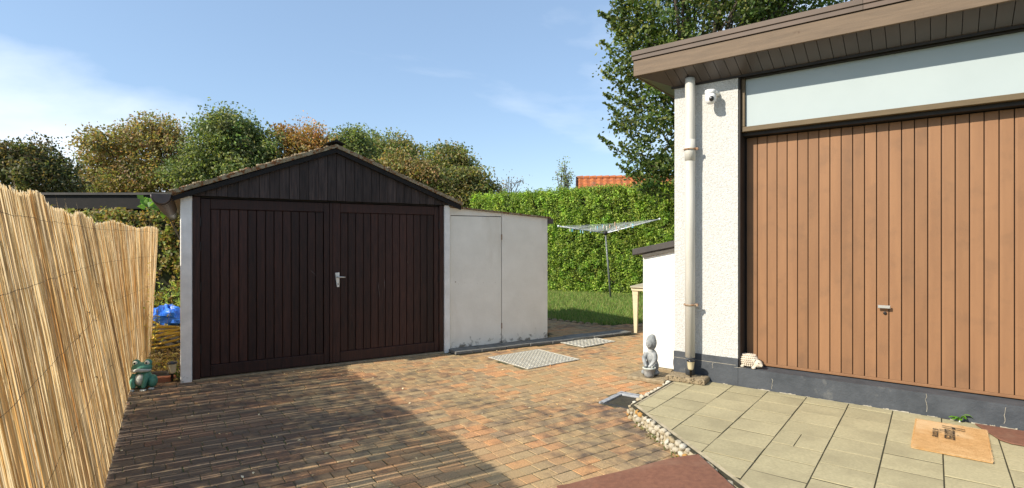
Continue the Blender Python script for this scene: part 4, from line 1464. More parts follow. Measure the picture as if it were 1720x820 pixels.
def fence(label, origin, rz, length, hfun, leanfun, nsep, seed, dens=1.0, x_off=0.0):
    """reeds hang between x=0 and x=length in the fence's own frame; +y is the drive side"""
    rg = random.Random(seed)
    t = thing('reed_fence', label, 'fence', origin, rz)
    variants = []
    for i in range(16):
        c = REEDC[i % len(REEDC)]
        variants.append(reed_mesh(rg, 1.0, c, 1.0))
    # the mesh of a variant is unit high with its own radius
    vm = []
    for i in range(16):
        rad = rg.uniform(.0028, .0048)
        vm.append(reed_mesh(rg, 1.0, REEDC[i % len(REEDC)], rad))
    vmesh = [v.mesh('reed', M['reed'], True) for v in vm] if nsep else None
    places = []
    slits = []
    x = .02
    while x < length:
        slits.append((x, x + rg.choice((.004, .005, .007, .010, .014))))
        x += rg.expovariate(1 / .085) + .02
    p1, p2 = rg.uniform(0, 6), rg.uniform(0, 6)

    def tilt(x):
        return .010 * math.sin(x * 2.3 + p1) + .006 * math.sin(x * 6.1 + p2)
    for layer, (yo, stepm) in enumerate(((0.011, .0046), (-0.002, .0150))):
        x = rg.uniform(0, .01)
        while x < length:
            if not any(a - .0042 < x < b + .0042 for a, b in slits):
                places.append((x, yo + rg.uniform(-.004, .004), tilt(x) + (rg.gauss(0, .0016) if rg.random() < .85 else rg.gauss(0, .015)), layer, rg.randrange(16)))
            x += stepm / dens * rg.uniform(.6, 1.4)
    front = [p for p in places if p[3] == 0]
    front.sort(key=lambda p: -p[0])
    sel = set()
    cand = [p for p in front if p[0] < 4.75]
    for p in cand[:nsep]:
        sel.add(p)
    mass = MB()
    for p in places:
        x, y, ti, layer, k = p
        h = hfun(x) + rg.gauss(0, .008) - (rg.uniform(0.02, .25) if rg.random() < .05 else 0)
        z0 = rg.uniform(-.01, .025)
        L0 = leanfun(x)
        rx = math.atan2(-L0, 1.8) + rg.gauss(0, .004)
        M4 = Matrix.Translation((x, y, z0)) @ Matrix.Rotation(ti, 4, 'Y') @ Matrix.Rotation(-rx if False else math.atan2(-L0, 1.8) * 1.0, 4, 'X') @ Matrix.Diagonal((1, 1, h - z0, 1))
        if p in sel:
            o = bpy.data.objects.new('reed', vmesh[k])
            COL.objects.link(o)
            o.parent = t
            o.location = (x, y, z0)
            o.rotation_mode = 'XYZ'
            o.rotation_euler = (math.atan2(-L0, 1.8), ti, 0)
            o.scale = (1, 1, h - z0)
        else:
            v = vm[k]
            mass.col = v.c[0]
            mass.add([M4 @ Vector(q) for q in v.v], v.f)
    mass.build('reed_mass', M['reed'], t, True, kind='stuff')
    fr = MB()
    for i in range(int(length * 150)):
        x = rg.uniform(0, length); z = rg.uniform(.03, 1.72)
        L0 = leanfun(x)
        fr.col = rg.choice(REEDC)
        ln, w_ = rg.uniform(.05, .20), rg.uniform(.0015, .0035)
        y = .017 + L0 * z / 1.8
        tx = tilt(x) + rg.gauss(0, .05)
        fr.add([(x - w_, y, z), (x + w_, y, z), (x + w_ + ln * tx * .5, y + .004 + L0 * ln * .5 / 1.8, z + ln * .5), (x - w_ + ln * tx * .5, y + .004 + L0 * ln * .5 / 1.8, z + ln * .5), (x + ln * tx, y + rg.uniform(.0, .012) + L0 * ln / 1.8, z + ln)], [(0, 1, 2, 3), (3, 2, 4)])
    fr.build('frayed_sheaths', M['reed'], t, kind='stuff')
    for hz in (.18, .55, .95, 1.35, 1.68):
        mb = MB()
        pts = []
        for i in range(int(length / .12) + 1):
            x = min(length, i * .12)
            L0 = leanfun(x)
            pts.append((x, .019 + L0 * hz / 1.8 + rg.uniform(-.003, .003), hz + rg.uniform(-.006, .006)))
        mb.tube(pts, .0011, 4)
        mb.build('binding_wire', M['wire'], t)
    return t, rg


def h1(x):
    return 1.80 + .018 * math.sin(x * 3.1) + .012 * math.sin(x * 7.7 + 1) + (.03 if x > 2.35 else 0) - (.02 if x < .5 else 0)


f1, rg = fence('tall reed screen fence leaning outward along the left of the driveway', F0 + fd * 0.24, FA, 5.25, h1, lambda x: -.285, 300, 3)
# loose wire ends on the drive side
for (x, z) in ((2.0, 1.25), (1.35, .95), (1.75, .80), (2.3, .95), (1.0, .52), (1.62, 1.05), (0.75, 1.2), (1.9, .62), (2.5, .72)):
    mb = MB()
    L0 = -.285
    pts = []
    a_ = rg.uniform(-.5, .9)
    for i in range(6):
        k = i / 5
        pts.append((x - k * rg.uniform(.06, .13) * math.cos(a_), .024 + L0 * z / 1.8 + .012 * math.sin(k * 3.1), z - k * .06 * math.sin(a_) + rg.uniform(-.008, .008)))
    mb.tube(pts, .0016, 5)
    mb.build('loose_wire', M['wire'], f1)
f2, _ = fence('shorter pale reed screen fence continuing behind the frog toward the hedge', (-5.17, 7.74, 0), math.atan2(-2.2, 1.24), 2.85, lambda x: 1.735 + .02 * math.sin(x * 4) + .012 * (x > 1.2) + .02 * (x > 2.0), lambda x: .09 - .34 * (x / 2.5), 0, 8)

# ================================================================== MATS
def flat_mat(name, label, cat, pts, z, th, m, sub=None):
    c = Vector((sum(p[0] for p in pts) / len(pts), sum(p[1] for p in pts) / len(pts)))
    mb = MB()
    P = [(p[0] - c.x, p[1] - c.y) for p in pts]
    if area(P) < 0:
        P = P[::-1]
    mb.prism(P, 0, th)
    o = mb.build(name, m)
    o.location = (c.x, c.y, z)
    bevel(o, .003)
    return tag(o, label, cat)


def gpt(x, y, z):
    k = (EYE - z) / ((y - 405) / 910)
    return ((x - 860) / 910 * k, k)


mb = MB()
nu = 12
A, B = Vector((1.245, 3.62, .128)), Vector((.281, 3.407, .012))
vs = []
for k in range(nu + 1):
    f = k / nu
    p = A.lerp(B, f)
    z = max(.012, .128 - .135 * f + .02 * math.sin(f * math.pi)) + .006 * math.sin(f * 9)
    for (yy, dz) in ((0, 0), (0, .008), (-.85, .008), (-.85, 0)):
        vs.append((p.x + (-.085 * yy), p.y + yy, z + dz))
c_ = Vector((.8, 3.1, 0))
fs = [(0, 1, 2, 3), tuple(nu * 4 + q for q in (3, 2, 1, 0))]
for k in range(nu):
    for q in range(4):
        a, b = k * 4 + q, k * 4 + (q + 1) % 4
        fs.append((a, a + 4, b + 4, b))
mb.add([(v[0] - c_.x, v[1] - c_.y, v[2]) for v in vs], fs)
o = mb.build('rubber_mat', M['brown_mat'])
o.location = c_
tag(o, 'brown rubber mat sloping off the stone kerb at the bottom edge', 'mat')
flat_mat('rubber_mat', 'brown rubber mat beside the coir doormat at the right edge', 'mat', [tuple(hp(2.475, -.075)[:2]), tuple(hp(2.60, -.42)[:2]), tuple(hp(2.66, -.47)[:2]), tuple(hp(3.4, -.47)[:2]), tuple(hp(3.4, -.06)[:2])], TZ + .006, .009, M['brown_mat'])
# coir doormat with printed words
mc = [gpt(1537, 703, .118), gpt(1655, 722, .118), gpt(1668, 775, .118), gpt(1535, 750, .118)]
cx = sum(p[0] for p in mc) / 4; cy = sum(p[1] for p in mc) / 4
cs = (Vector((cx, cy, 0)) - P0).dot(hd); cq = (Vector((cx, cy, 0)) - P0).dot(hn)
t = thing('doormat', 'golden coir doormat with black printed lettering by the plinth', 'doormat', (cx, cy, TZ + .003), HA + R(-1))
wx = (Vector((*mc[1], 0)) - Vector((*mc[0], 0))).length / 2; wy = (Vector((*mc[3], 0)) - Vector((*mc[0], 0))).length / 2
mb = MB(); mb.cush(-wx, wx, -wy, wy, 0, .014, .005); mb.build('pile', M['coir'], t)
mb = MB()
for i in range(9000):
    x, y = rnd.uniform(-wx, wx), rnd.uniform(-wy, wy)
    if rnd.random() < .12:
        x = rnd.choice((-wx, wx)) + rnd.uniform(-.003, .003)
    elif rnd.random() < .16:
        y = rnd.choice((-wy, wy)) + rnd.uniform(-.003, .003)
    a_ = rnd.uniform(0, 6.3); d_ = .006
    mb.add([(x - .0012, y, .008), (x + .0012, y, .008), (x + d_ * math.cos(a_), y + d_ * math.sin(a_), .0178)], [(0, 1, 2)])
mb.build('coir_fibres', M['coir'], t, kind='stuff')


def text_mesh(name, s, size, parent, loc, rot, m, shear=0.25, sx=1.0):
    cu = bpy.data.curves.new(name, 'FONT')
    cu.body = s
    cu.size = size
    cu.shear = shear
    cu.offset = .0006
    cu.align_x = 'LEFT'
    tmp = bpy.data.objects.new('tmp', cu)
    COL.objects.link(tmp)
    dg = bpy.context.evaluated_depsgraph_get()
    me = bpy.data.meshes.new_from_object(tmp.evaluated_get(dg))
    bpy.data.objects.remove(tmp)
    me.materials.clear(); me.materials.append(m)
    o = bpy.data.objects.new(name, me)
    COL.objects.link(o)
    o.parent = parent
    o.location = loc
    o.rotation_euler = rot
    o.scale = (sx, 1, 1)
    return o


text_mesh('printed_word', 'H', .20, t, (-.05, .30, .0195), (0, 0, R(-90)), M['ink'], .35, .5)
text_mesh('printed_word', 'appiness', .135, t, (-.035, .205, .0195), (0, 0, R(-90)), M['ink'], .35, .56)
text_mesh('printed_word', 'is home', .075, t, (-.105, .17, .0195), (0, 0, R(-90)), M['ink'], .3, .95)

# weed at the foot of the plinth
t = thing('weed', 'bright green leafy weed growing between plinth and doormat', 'plant', hp(2.385, -.035, TZ), HA)
mb = MB()
for i in range(11):
    a_ = -math.pi + math.pi * (i + .5) / 11 + rnd.uniform(-.2, .2)
    L_ = rnd.uniform(.05, .10); w_ = rnd.uniform(.010, .017)
    d = Vector((math.cos(a_), math.sin(a_) * .55, 0)); s_ = Vector((-d.y, d.x, 0)).normalized()
    mb.col = rnd.choice([(0.16, 0.34, 0.03), (0.22, 0.40, 0.04), (0.12, 0.28, 0.03)])
    h_ = rnd.uniform(.02, .06)
    p = [Vector((0, -.012, .002)), d * L_ * .35 + Vector((0, 0, h_)), d * L_ * .7 + Vector((0, 0, h_ * 1.05)), d * L_ + Vector((0, 0, h_ * .7))]
    mb.add([p[0], p[1] + s_ * w_, p[1], p[1] - s_ * w_, p[2] + s_ * w_ * .9, p[2] - Vector((0, 0, .004)), p[2] - s_ * w_ * .9, p[3]],
           [(0, 2, 1), (0, 3, 2), (1, 2, 5, 4), (2, 3, 6, 5), (4, 5, 7), (5, 6, 7)])
mb.build('leaves', M['leaf'], t)
mb = MB(); mb.tube([(0, -.01, -.01), (0, -.012, .02)], [.006, .004], 6); mb.build('stem', M['grass'], t)

# ================================================================== GARDEN THINGS BEHIND
# ---- plastic table
tb_ = thing('garden_table', 'cream plastic garden table standing behind the white hut', 'table', (2.05, 9.22, -.005), R(-30))
TLx, TLy, TH = 1.35, .85, .795
mb = MB(); mb.prism([(-.06, .04), (.0, -.06), (TLx, -.06), (TLx + .06, 0), (TLx + .06, TLy), (TLx, TLy + .06), (0, TLy + .06), (-.06, TLy)], TH - .022, TH); bevel(mb.build('tabletop', M['tabletop'], tb_), .008, 2)
mb = MB(); mb.prism([(-.035, .03), (.01, -.035), (TLx, -.035), (TLx + .035, 0), (TLx + .035, TLy), (TLx, TLy + .035), (0, TLy + .035), (-.035, TLy)], TH - .075, TH - .024); bevel(mb.build('apron', M['cream_plastic'], tb_), .006)
for (x, y, sx, sy) in ((.05, .03, -1, -1), (TLx - .05, .03, 1, -1), (.05, TLy - .03, -1, 1), (TLx - .05, TLy - .03, 1, 1)):
    mb = MB()
    mb.prism([(x - .048, y - .048), (x + .048, y - .048), (x + .048, y + .048), (x - .048, y + .048)], TH - .14, TH - .076)
    vs = [(x - .045, y - .045, TH - .141), (x + .045, y - .045, TH - .141), (x + .045, y + .045, TH - .141), (x - .045, y + .045, TH - .141)]
    bx, by = x + sx * .0, y + sy * .0
    vs += [(bx - .024, by - .024, 0), (bx + .024, by - .024, 0), (bx + .024, by + .024, 0), (bx - .024, by + .024, 0)]
    mb.add(vs, [(3, 2, 1, 0)[::-1], (4, 5, 6, 7)[::-1], (0, 4, 5, 1), (1, 5, 6, 2), (2, 6, 7, 3), (3, 7, 4, 0)])
    lg = mb.build('leg', M['cream_plastic'], tb_)

# ---- rotary clothes dryer
RY = 14.7
hub = at(1017, 392, RY); ft = at(1026, 497, RY); ft.z = 0
t = thing('rotary_clothes_dryer', 'open rotary clothes dryer on a grey pole on the lawn', 'clothes dryer', (ft.x, ft.y, -.01), 0)
hb = hub - ft; hb.z += .01
mb = MB(); mb.tube([(0, 0, -.05), hb], .026, 10); mb.build('pole', M['grey_post'], t, True)
mb = MB(); mb.lathe([(.035, -.05), (.05, -.02), (.05, .05), (.03, .06)], hb, 12); mb.build('hub', M['hinge'], t, True)
tips = []
for (x, y, Y) in ((938, 380, 14.0), (1108, 368, 14.55), (1060, 372, 16.0), (952, 382, 15.9)):
    p = at(x, y, Y) - ft; p.z += .01
    tips.append(p)
    mb = MB(); mb.tube([hb + (p - hb) * .02, p], .015, 8); arm = mb.build('arm', M['alu'], t, True)
    mb = MB(); mb.ell(p, (.03, .03, .03), 8, 6); mb.build('end_cap', M['alu'], arm, True)
mb = MB()
for k in range(1, 9):
    f_ = .22 + .76 * k / 8
    for i in range(4):
        a, b = hb.lerp(tips[i], f_), hb.lerp(tips[(i + 1) % 4], f_)
        m_ = a.lerp(b, .5) - Vector((0, 0, .012 + .02 * f_))
        mb.tube([a, a.lerp(m_, .5) - Vector((0, 0, .004)), m_, m_.lerp(b, .5) - Vector((0, 0, .004)), b], .0034, 4)
mb.build('washing_line', M['line'], t)
for k in range(26):
    i = rnd.randrange(4); f_ = .22 + .76 * rnd.randrange(2, 9) / 8
    a, b = hb.lerp(tips[i], f_), hb.lerp(tips[(i + 1) % 4], f_)
    p = a.lerp(b, rnd.uniform(.15, .85))
    mb = MB(); mb.col = rnd.choice([(0.75, 0.72, 0.62), (0.70, 0.45, 0.30), (0.10, 0.45, 0.62), (0.20, 0.55, 0.62), (0.78, 0.78, 0.75), (0.72, 0.62, 0.45)])
    mb.cush(-.012, .012, -.009, .009, -.085, .02, .005)
    o = mb.build('clothes_peg', M['peg'], t); o.location = (p.x, p.y, p.z - .01); o.rotation_euler = (rnd.uniform(-.1, .1), rnd.uniform(-.1, .1), rnd.uniform(0, 3))

# ---- hedges
def hedge(name, label, a, b, depth, h0, h1_, pal, nleaf, size, seed, bumps=.10, aspect=.6, nb=.35):
    """runs from a to b (world xy), its front face on the right-hand side of a->b; own frame has x along it"""
    a, b = Vector((*a, 0)), Vector((*b, 0))
    d = b - a; L_ = d.length; rz = math.atan2(d.y, d.x)
    t = thing(name, label, 'hedge', a, rz)
    mb = MB(); mb.xprism([(0.12, 0), (L_ - .12, 0), (L_ - .12, h1_ - .16), (.12, h0 - .16)], .16, depth - .16); mb.build('core', M['hedge_core'], t)
    g = np.random.default_rng(seed)
    per = 26
    ntf = nleaf // per
    kind = g.choice(3, size=ntf, p=(.74, .18, .08))
    x = g.uniform(0, L_, ntf)
    hh = h0 + (h1_ - h0) * x / L_
    z = g.random(ntf) * hh
    y = .05 - bumps * (.35 * np.sin(x * 2.1 + 1.3 * np.sin(z * 1.7)) + .25 * np.sin(x * 5.7 + z * 3.1)) + g.normal(0, bumps * .55, ntf)
    y += np.clip((z - (hh - .3)) / .3, 0, 1) ** 2 * .13
    top_ = kind == 1
    y = np.where(top_, g.uniform(.03, depth - .03, ntf), y)
    z = np.where(top_, hh - .05 + bumps * .4 * g.normal(size=ntf), z)
    sd_ = kind == 2
    e_ = g.integers(0, 2, ntf)
    x = np.where(sd_, np.where(e_ == 0, .04, L_ - .04) + g.normal(0, .05, ntf), x)
    y = np.where(sd_, g.uniform(0, depth, ntf), y)
    C_ = np.stack([x, y, z], 1)
    N_ = np.zeros((ntf, 3)); N_[:, 1] = -1; N_[:, 2] = .35
    N_[top_] = (0, -.2, 1)
    N_[sd_] = np.stack([np.where(e_[sd_] == 0, -1, 1), np.zeros(sd_.sum()), np.full(sd_.sum(), .3)], 1)
    tn = np.clip(1 + .25 * g.normal(size=(ntf, 1)), .5, 1.7) * (1 + .07 * g.normal(size=(ntf, 3)))
    P = np.repeat(C_, per, axis=0)
    P = P + np.clip(g.normal(size=P.shape), -1.8, 1.8) * size * np.array([.75, .6, 1.0])
    P[:, 2] = np.maximum(P[:, 2], .02)
    obj('foliage', leaf_mesh('foliage', P, size, pal, seed + 1, normal=np.repeat(N_, per, axis=0), nb=nb, aspect=aspect, hv=.3, tint=np.repeat(tn, per, axis=0)), t, None)
    return t


hedge('conifer_hedge', 'tall clipped green conifer hedge behind the lawn', (-1.35, 18.05), (6.2, 14.35), 1.1, 3.02, 3.18,
      [(0.13, 0.190, 0.028), (0.165, 0.225, 0.034), (0.095, 0.145, 0.024), (0.20, 0.245, 0.042), (0.06, 0.10, 0.018)], 150000, .068, 31, .13, .45)
hedge('beech_hedge', 'brown and green beech hedge at the end of the alley', (-9.6, 10.7), (-4.9, 11.0), .8, 2.12, 2.12,
      [(0.085, 0.105, 0.025), (0.15, 0.115, 0.03), (0.065, 0.085, 0.02), (0.19, 0.12, 0.04), (0.11, 0.075, 0.03), (0.16, 0.155, 0.035)], 18000, .075, 33, .12, .65)

# ---- vine hanging by the gutter
t = thing('vine', 'bright green broad-leaved vine hanging beside the garage gutter', 'plant', (-6.35, 9.85, 0))
g_ = np.random.default_rng(4)
p = []
for i in range(46):
    k = g_.random()
    v = at(232 + 60 * k + g_.normal(0, 5), 345 - 6 * math.sin(k * 5) + g_.normal(0, 6), 9.9 + g_.normal(0, .12))
    p.append((v.x + 6.35, v.y - 9.85, v.z))
obj('leaves', leaf_mesh('leaves', p, .15, [(0.06, 0.125, 0.018), (0.085, 0.15, 0.022), (0.045, 0.095, 0.016)], 6, aspect=.85), t)
mb = MB(); mb.tube([(0.3, 1.0, 0), (.2, .5, 1.2), (0.0, .1, 2.1), (-.35, 0, 2.22)], [.02, .016, .012, .006], 6); mb.tube([(0.0, .1, 2.1), (.25, 0, 2.25), (.5, 0, 2.2)], [.010, .008, .004], 6); mb.build('stem', M['bark'], t)


# ---- weeds: tall yellowed stalks against the far reed fence, low plants by the garage post
def stalks(name, label, loc, n, h, spread, pal, seed, leaf=.05):
    t = thing(name, label, 'plant', loc)
    rg = random.Random(seed)
    mb = MB(); pts = []
    for i in range(n):
        x, y = rg.gauss(0, spread[0]), rg.gauss(0, spread[1])
        hh = h * rg.uniform(.5, 1.1)
        dx, dy = rg.gauss(0, .06), rg.gauss(0, .06)
        mb.col = rg.choice(pal)
        mb.tube([(x, y, -.02), (x + dx * .4, y + dy * .4, hh * .5), (x + dx, y + dy, hh)], [.004, .003, .001], 4)
        for k in range(int(6 + hh * 9)):
            f = rg.uniform(.15, 1)
            pts.append((x + dx * f + rg.gauss(0, .022), y + dy * f + rg.gauss(0, .022), hh * f))
    mb.build('stems', M['grass'], t)
    obj('leaves', leaf_mesh('leaves', pts, leaf, pal, seed + 1, aspect=.3), t)
    return t


stalks('weed_clump', 'tall yellow green weeds growing against the far reed fence', (-4.92, 7.12, -.01), 30, 1.2, (.06, .22), [(0.24, 0.25, 0.04), (0.30, 0.26, 0.06), (0.17, 0.22, 0.035)], 3)
stalks('weed_clump', 'low green weeds at the foot of the left garage post', (-3.77, 6.12, -.01), 16, .16, (.05, .05), [(0.10, 0.17, 0.03), (0.14, 0.20, 0.04)], 13, .035)
stalks('weed_clump', 'dry yellow grass between the frog and the hose coil', (-4.38, 6.80, -.01), 26, .15, (.12, .20), [(0.26, 0.20, 0.07), (0.20, 0.19, 0.05), (0.30, 0.24, 0.10)], 23, .04)
stalks('weed_clump', 'green leafy plants between the blue tarpaulin and the hedge', (-5.45, 8.9, -.01), 34, .95, (.22, .2), [(0.12, 0.16, 0.03), (0.18, 0.20, 0.04), (0.09, 0.12, 0.03)], 33, .07)
g_ = np.random.default_rng(14)
p = []
while len(p) < 520:
    x, y = g_.uniform(-5.8, -3.6), g_.uniform(6.0, 9.2)
    w_ = (Vector((x, y, 0)) - G0).dot(gd)
    if w_ < -.18 and (Vector((x, y, 0)) - F0).dot(fn) > .06:
        p.append((x, y, .004 + g_.random() * .02))
tag(obj('leaf_litter', leaf_mesh('leaf_litter', p, .06, [(0.28, 0.20, 0.11), (0.20, 0.13, 0.06), (0.34, 0.27, 0.16), (0.22, 0.19, 0.08)], 15, up=3.0, nb=0), None), 'dry fallen leaves on the soil beside the garage', 'leaves', kind='stuff')
# a few fallen leaves and bits of grit on the drive
p = []
while len(p) < 130:
    x, y = g_.uniform(-3.5, 1.2), g_.uniform(3.4, 7.9)
    q = Vector((x, y, 0)) - G0
    if inpoly(x, y, DRIVE) and q.dot(gn) < -.03:
        if g_.random() < .45 or (q.dot(gn) > -.3):
            p.append((x, y, .006))
tag(obj('fallen_leaves', leaf_mesh('fallen_leaves', p, .026, [(0.42, 0.34, 0.20), (0.30, 0.17, 0.07), (0.5, 0.44, 0.32), (0.35, 0.25, 0.12)], 16, up=5.0, nb=0), None), 'small dry leaves scattered over the drive pavers', 'leaves', kind='stuff')

# ---- neighbour's carport
t = thing('carport', 'long low dark timber carport beyond the beech hedge', 'carport', (-11.2, 13.0, 0))
mb = MB(); mb.bbox(-4, 3.9, 0, .08, 2.33, 2.66, .006); mb.build('beam', M['black_wood'], t)
mb = MB(); mb.box(-4.1, 4.0, -.05, 4.2, 2.665, 2.72); mb.build('roof', M['dark_roof'], t)
for x in (-3.4, 1.25, 3.4):
    mb = MB(); mb.box(x - .05, x + .05, .085, .18, 0, 2.33); mb.build('post', M['grey_post'], t)
mb = MB(); mb.box(-4, 3.9, 4.0, 4.1, 0, 2.6); mb.build('back_wall', M['black_wood'], t)
for i in range(4):
    mb = MB(); mb.tube([(1.4 + i * .12, .5 + i * .1, 2.16 + .02 * i), (2.9 + i * .1, .6, 2.12 + .05 * i)], .03, 6); mb.build('stored_pole', M['bark'], t)


# ---- houses behind
def tiled_roof(parent, L_, run, rise, z0, step=.30, course=.34):
    """pantiled double slope, ridge along local x from 0 to L_"""
    for sgn in (-1, 1):
        vs, fs = [], []
        nc = int(L_ / .075) + 1
        nr = int(math.hypot(run, rise) / course)
        rows = []
        for r_ in range(nr):
            for e in (0, 1):
                k = (r_ + e) / nr
                rows.append((k, .03 if e == 1 else 0.0))
        for (k, lift) in rows:
            for c_ in range(nc):
                x = c_ * .075
                ph = (c_ % 4)
                w_ = (.0, .035, .05, .02)[ph]
                vs.append((x, sgn * (run * k), z0 + rise * (1 - k) + w_ + lift))
        for i in range(len(rows) - 1):
            for j in range(nc - 1):
                a = i * nc + j
                f = (a, a + 1, a + nc + 1, a + nc)
                fs.append(f if sgn < 0 else f[::-1])
        mb = MB(); mb.add(vs, fs)
        o = mb.build('roof', M['roof_tile'], parent)
        o['label'] = 'orange pantile roof slope'
        if sgn < 0:
            for i in range(int(L_ / .3)):
                rb = MB(); rb.tube([(i * .3, 0, z0 + rise + .04), (i * .3 + .29, 0, z0 + rise + .05)], [.085, .10], 8); rb.build('ridge_tile', M['roof_tile'], o)


hA = at(969, 298, 25.5)
t = thing('tiled_house', 'house with orange pantile roof beyond the conifer hedge', 'house', (hA.x, hA.y, 0), R(-7))
tiled_roof(t, 9.0, 2.6, 1.55, hA.z - 1.62)
mb = MB(); mb.yprism([(-2.3, 0), (2.3, 0), (2.3, hA.z - 1.55), (0, hA.z - .25), (-2.3, hA.z - 1.55)], .22, 8.8); mb.build('wall', M['brickwork'], t)
for s_ in (-1, 1):
    mb = MB(); mb.yprism([(s_ * .02, hA.z - .12), (s_ * 2.6, hA.z - 1.67), (s_ * 2.6, hA.z - 1.52), (s_ * .02, hA.z + .03)][::s_], -.05, .02); mb.build('barge_board', M['dark_wood'], t)
hB = at(612, 290, 26)
t = thing('chimney_house', 'house with red tiled roof and chimney showing over the garage roof', 'house', (hB.x, hB.y, 0), R(4))
tiled_roof(t, 1.85, 2.5, 1.6, hB.z - 1.65)
mb = MB(); mb.yprism([(-2.2, 0), (2.2, 0), (2.2, hB.z - 1.6), (0, hB.z - .25), (-2.2, hB.z - 1.6)], .1, 1.75); mb.build('wall', M['brickwork'], t)
mb = MB(); mb.cush(.98, 1.32, -.17, .17, hB.z - .3, hB.z + .22, .01); mb.cush(.93, 1.37, -.22, .22, hB.z + .221, hB.z + .29, .01); ch = mb.build('chimney', M['brickwork'], t)
mb = MB(); mb.lathe([(.10, 0), (.12, .05), (.10, .16), (.11, .18)], (1.15, 0, hB.z + .292), 12); mb.build('chimney_pot', M['roof_tile'], ch, True)

# ================================================================== TREES
GRN = [(0.080, 0.100, 0.036), (0.105, 0.126, 0.046), (0.060, 0.078, 0.030), (0.140, 0.152, 0.055)]
OLV = [(0.125, 0.108, 0.042), (0.165, 0.115, 0.05), (0.10, 0.105, 0.037), (0.18, 0.115, 0.052), (0.14, 0.13, 0.048)]
ORG = [(0.21, 0.11, 0.034), (0.17, 0.095, 0.03), (0.23, 0.13, 0.04), (0.14, 0.10, 0.034)]
DRK = [(0.06, 0.066, 0.028), (0.088, 0.078, 0.036), (0.048, 0.054, 0.024), (0.11, 0.082, 0.038)]
MIX = [(0.098, 0.108, 0.038), (0.14, 0.125, 0.042), (0.078, 0.094, 0.030), (0.165, 0.132, 0.05)]


def lob(x, y, Y, rx, rz, ry=None):
    """lobe centred at a photo pixel and depth, radii in photo pixels"""
    c = at(x, y, Y)
    k = Y / 910
    return ((c.x, c.y, c.z), (rx * k, (ry if ry else rx * .9) * k, rz * k))


def bt(name, label, Y, lobes, pal, ncl, per, seed, leaf=.16, spread=.32, **kw):
    ls = [lob(l[0], l[1], Y + (l[4] if len(l) > 4 else 0), l[2], l[3]) for l in lobes]
    bx = sum(l[0][0] for l in ls) / len(ls)
    return tree(name, label, (bx, Y, -.05), ls, pal, int(ncl * 1.25), int(per * 1.6), spread, leaf * .8, seed, group=None, **kw)


bt('dark_tree', 'dark brownish tree at the far left beyond the reed fence', 21, [(55, 300, 62, 40), (30, 275, 50, 32), (70, 265, 30, 24), (95, 295, 26, 20), (-25, 290, 60, 45), (110, 318, 26, 16)], DRK, 340, 26, 101, .15, .26, trunk_r=.14)
bt('autumn_tree', 'broad olive brown autumn tree left of the green tree', 27, [(235, 275, 80, 60), (255, 245, 55, 42), (190, 300, 50, 32), (290, 250, 34, 44), (240, 310, 95, 30), (165, 318, 36, 18)], OLV, 560, 30, 111, .17, .34, trunk_r=.2, hv=.35)
bt('green_tree', 'rounded dark green tree behind the garage gutter', 24, [(385, 245, 62, 52), (355, 285, 52, 42), (430, 260, 40, 42), (380, 215, 42, 28), (345, 300, 44, 36), (420, 300, 50, 40)], GRN, 560, 30, 121, .16, .30, trunk_r=.2)
bt('orange_tree', 'tree with bright orange leaves above the garage roof', 25, [(505, 262, 34, 30), (480, 240, 24, 24), (520, 240, 24, 22), (495, 285, 40, 26)], ORG + OLV[:2], 170, 24, 131, .16, .30, trunk_r=.13)
bt('thinning_tree', 'half bare tree with reddish twigs beside the garage ridge', 29, [(525, 232, 26, 28), (540, 255, 24, 28)], [(0.25, 0.14, 0.08), (0.20, 0.15, 0.09), (0.28, 0.17, 0.09)], 70, 9, 141, .15, .30, trunk_r=.13, limbs=46)
bt('young_green_tree', 'small green tree just right of the garage ridge', 27, [(590, 245, 28, 28), (600, 268, 34, 24), (572, 262, 22, 24)], GRN, 170, 26, 151, .16, .30, trunk_r=.13)
bt('twin_crown_tree', 'olive green tree with two rounded crowns right of the ridge', 30, [(650, 252, 34, 26), (685, 258, 24, 24), (665, 280, 46, 28), (625, 268, 30, 24)], MIX + GRN[:2], 250, 26, 161, .18, .34, trunk_r=.16)
bt('russet_shrub', 'russet leafed shrub behind the right roof slope of the garage', 20, [(680, 285, 30, 22), (705, 300, 34, 22), (665, 275, 20, 16)], OLV, 150, 24, 171, .13, .22, trunk_r=.08)
bt('round_tree', 'rounded olive green tree farther right over the garage', 23, [(750, 270, 32, 28), (740, 300, 36, 26), (775, 285, 20, 20), (720, 295, 24, 22)], MIX + GRN[:1], 270, 26, 181, .145, .25, trunk_r=.13)
bt('bushy_tree', 'low bushy brownish tree between garage and conifer hedge', 20, [(790, 315, 38, 26), (765, 320, 32, 28), (815, 320, 18, 20), (790, 340, 40, 22)], MIX + DRK[:2], 260, 26, 191, .125, .22, trunk_r=.1)
bt('bare_shrub', 'thin almost bare shrub showing above the left end of the hedge', 21, [(858, 312, 24, 18), (850, 328, 30, 16)], [(0.20, 0.17, 0.14), (0.16, 0.15, 0.12)], 44, 4, 201, .09, .2, trunk_r=.05, limbs=44)
bt('sapling', 'slender sparse upright sapling beside the orange roof', 22, [(950, 290, 7, 26), (941, 305, 8, 16), (957, 308, 8, 14)], [(0.12, 0.15, 0.06), (0.16, 0.17, 0.08)], 46, 7, 211, .09, .12, trunk_r=.035, limbs=30)

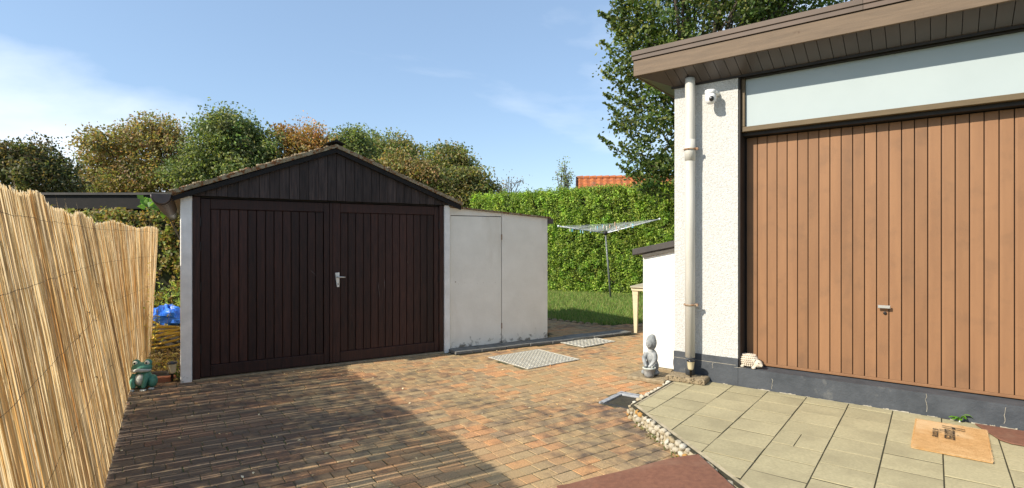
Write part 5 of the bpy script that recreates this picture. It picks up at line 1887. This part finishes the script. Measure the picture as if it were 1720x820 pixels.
# ---- big leafy tree behind the house
tl = [lob(1190, 60, 14.3, 130, 90), lob(1120, 40, 14.0, 80, 70), lob(1310, 10, 14.8, 130, 60), lob(1120, 130, 13.9, 75, 50), lob(1085, 170, 13.8, 55, 34), lob(1110, 225, 13.8, 62, 36),
      lob(1075, 75, 13.8, 45, 34), lob(1190, 200, 14.2, 90, 90), lob(1110, 285, 13.7, 50, 26), lob(1200, -60, 14.6, 170, 90), lob(1070, 258, 13.8, 34, 16), lob(1330, -70, 15.0, 150, 80), lob(1150, 300, 14.0, 60, 40),
      lob(1052, 25, 13.8, 34, 20), lob(1062, 115, 13.8, 40, 16), lob(1060, 205, 13.8, 40, 14)]
tr = tree('leafy_tree', 'large green broadleaf tree rising behind the house roof', (5.3, 14.6, -.05), tl, [(0.056, 0.082, 0.020), (0.043, 0.065, 0.016), (0.075, 0.098, 0.024), (0.10, 0.108, 0.03), (0.034, 0.054, 0.014)], 1350, 38, .22, .105, 301, trunk_r=.2, limbs=60, shell=.5)
# long twigs reaching out past the crown, each with its own row of leaves
rg = random.Random(77)
tw = MB(); lp = []
for (x0, y0, x1, y1) in ((1080, 55, 1003, 18), (1075, 110, 1008, 68), (1080, 100, 1030, 40), (1090, 170, 1012, 120), (1090, 180, 1014, 158), (1085, 215, 1015, 172), (1100, 280, 1005, 228), (1095, 240, 1030, 205), (1100, 300, 1035, 275),
                         (1075, 20, 1035, -8), (1085, 145, 1030, 100), (1110, 305, 1075, 318), (1085, 262, 1040, 240)):
    Y0, Y1 = 13.9 + rg.uniform(-.2, .2), 13.7 + rg.uniform(-.5, .5)
    a, b = at(x0, y0, Y0), at(x1, y1, Y1)
    m = a.lerp(b, .5) + Vector((0, 0, rg.uniform(-.18, -.02)))
    tw.tube([a - tr.location, m - tr.location, b - tr.location], [.018, .010, .003], 5)
    L_ = (b - a).length
    for k in range(int(L_ * 130)):
        f = rg.random() ** .85
        q = a.lerp(m, f * 2) if f < .5 else m.lerp(b, f * 2 - 1)
        w_ = .17 * (1.08 - f)
        lp.append(tuple(q + Vector((rg.gauss(0, w_), rg.gauss(0, w_), rg.gauss(0, w_ * .75))) - tr.location))
tw.build('twigs', M['bark'], tr)
obj('twig_leaves', leaf_mesh('twig_leaves', lp, .105, [(0.056, 0.082, 0.020), (0.075, 0.098, 0.024), (0.092, 0.104, 0.028)], 78), tr)
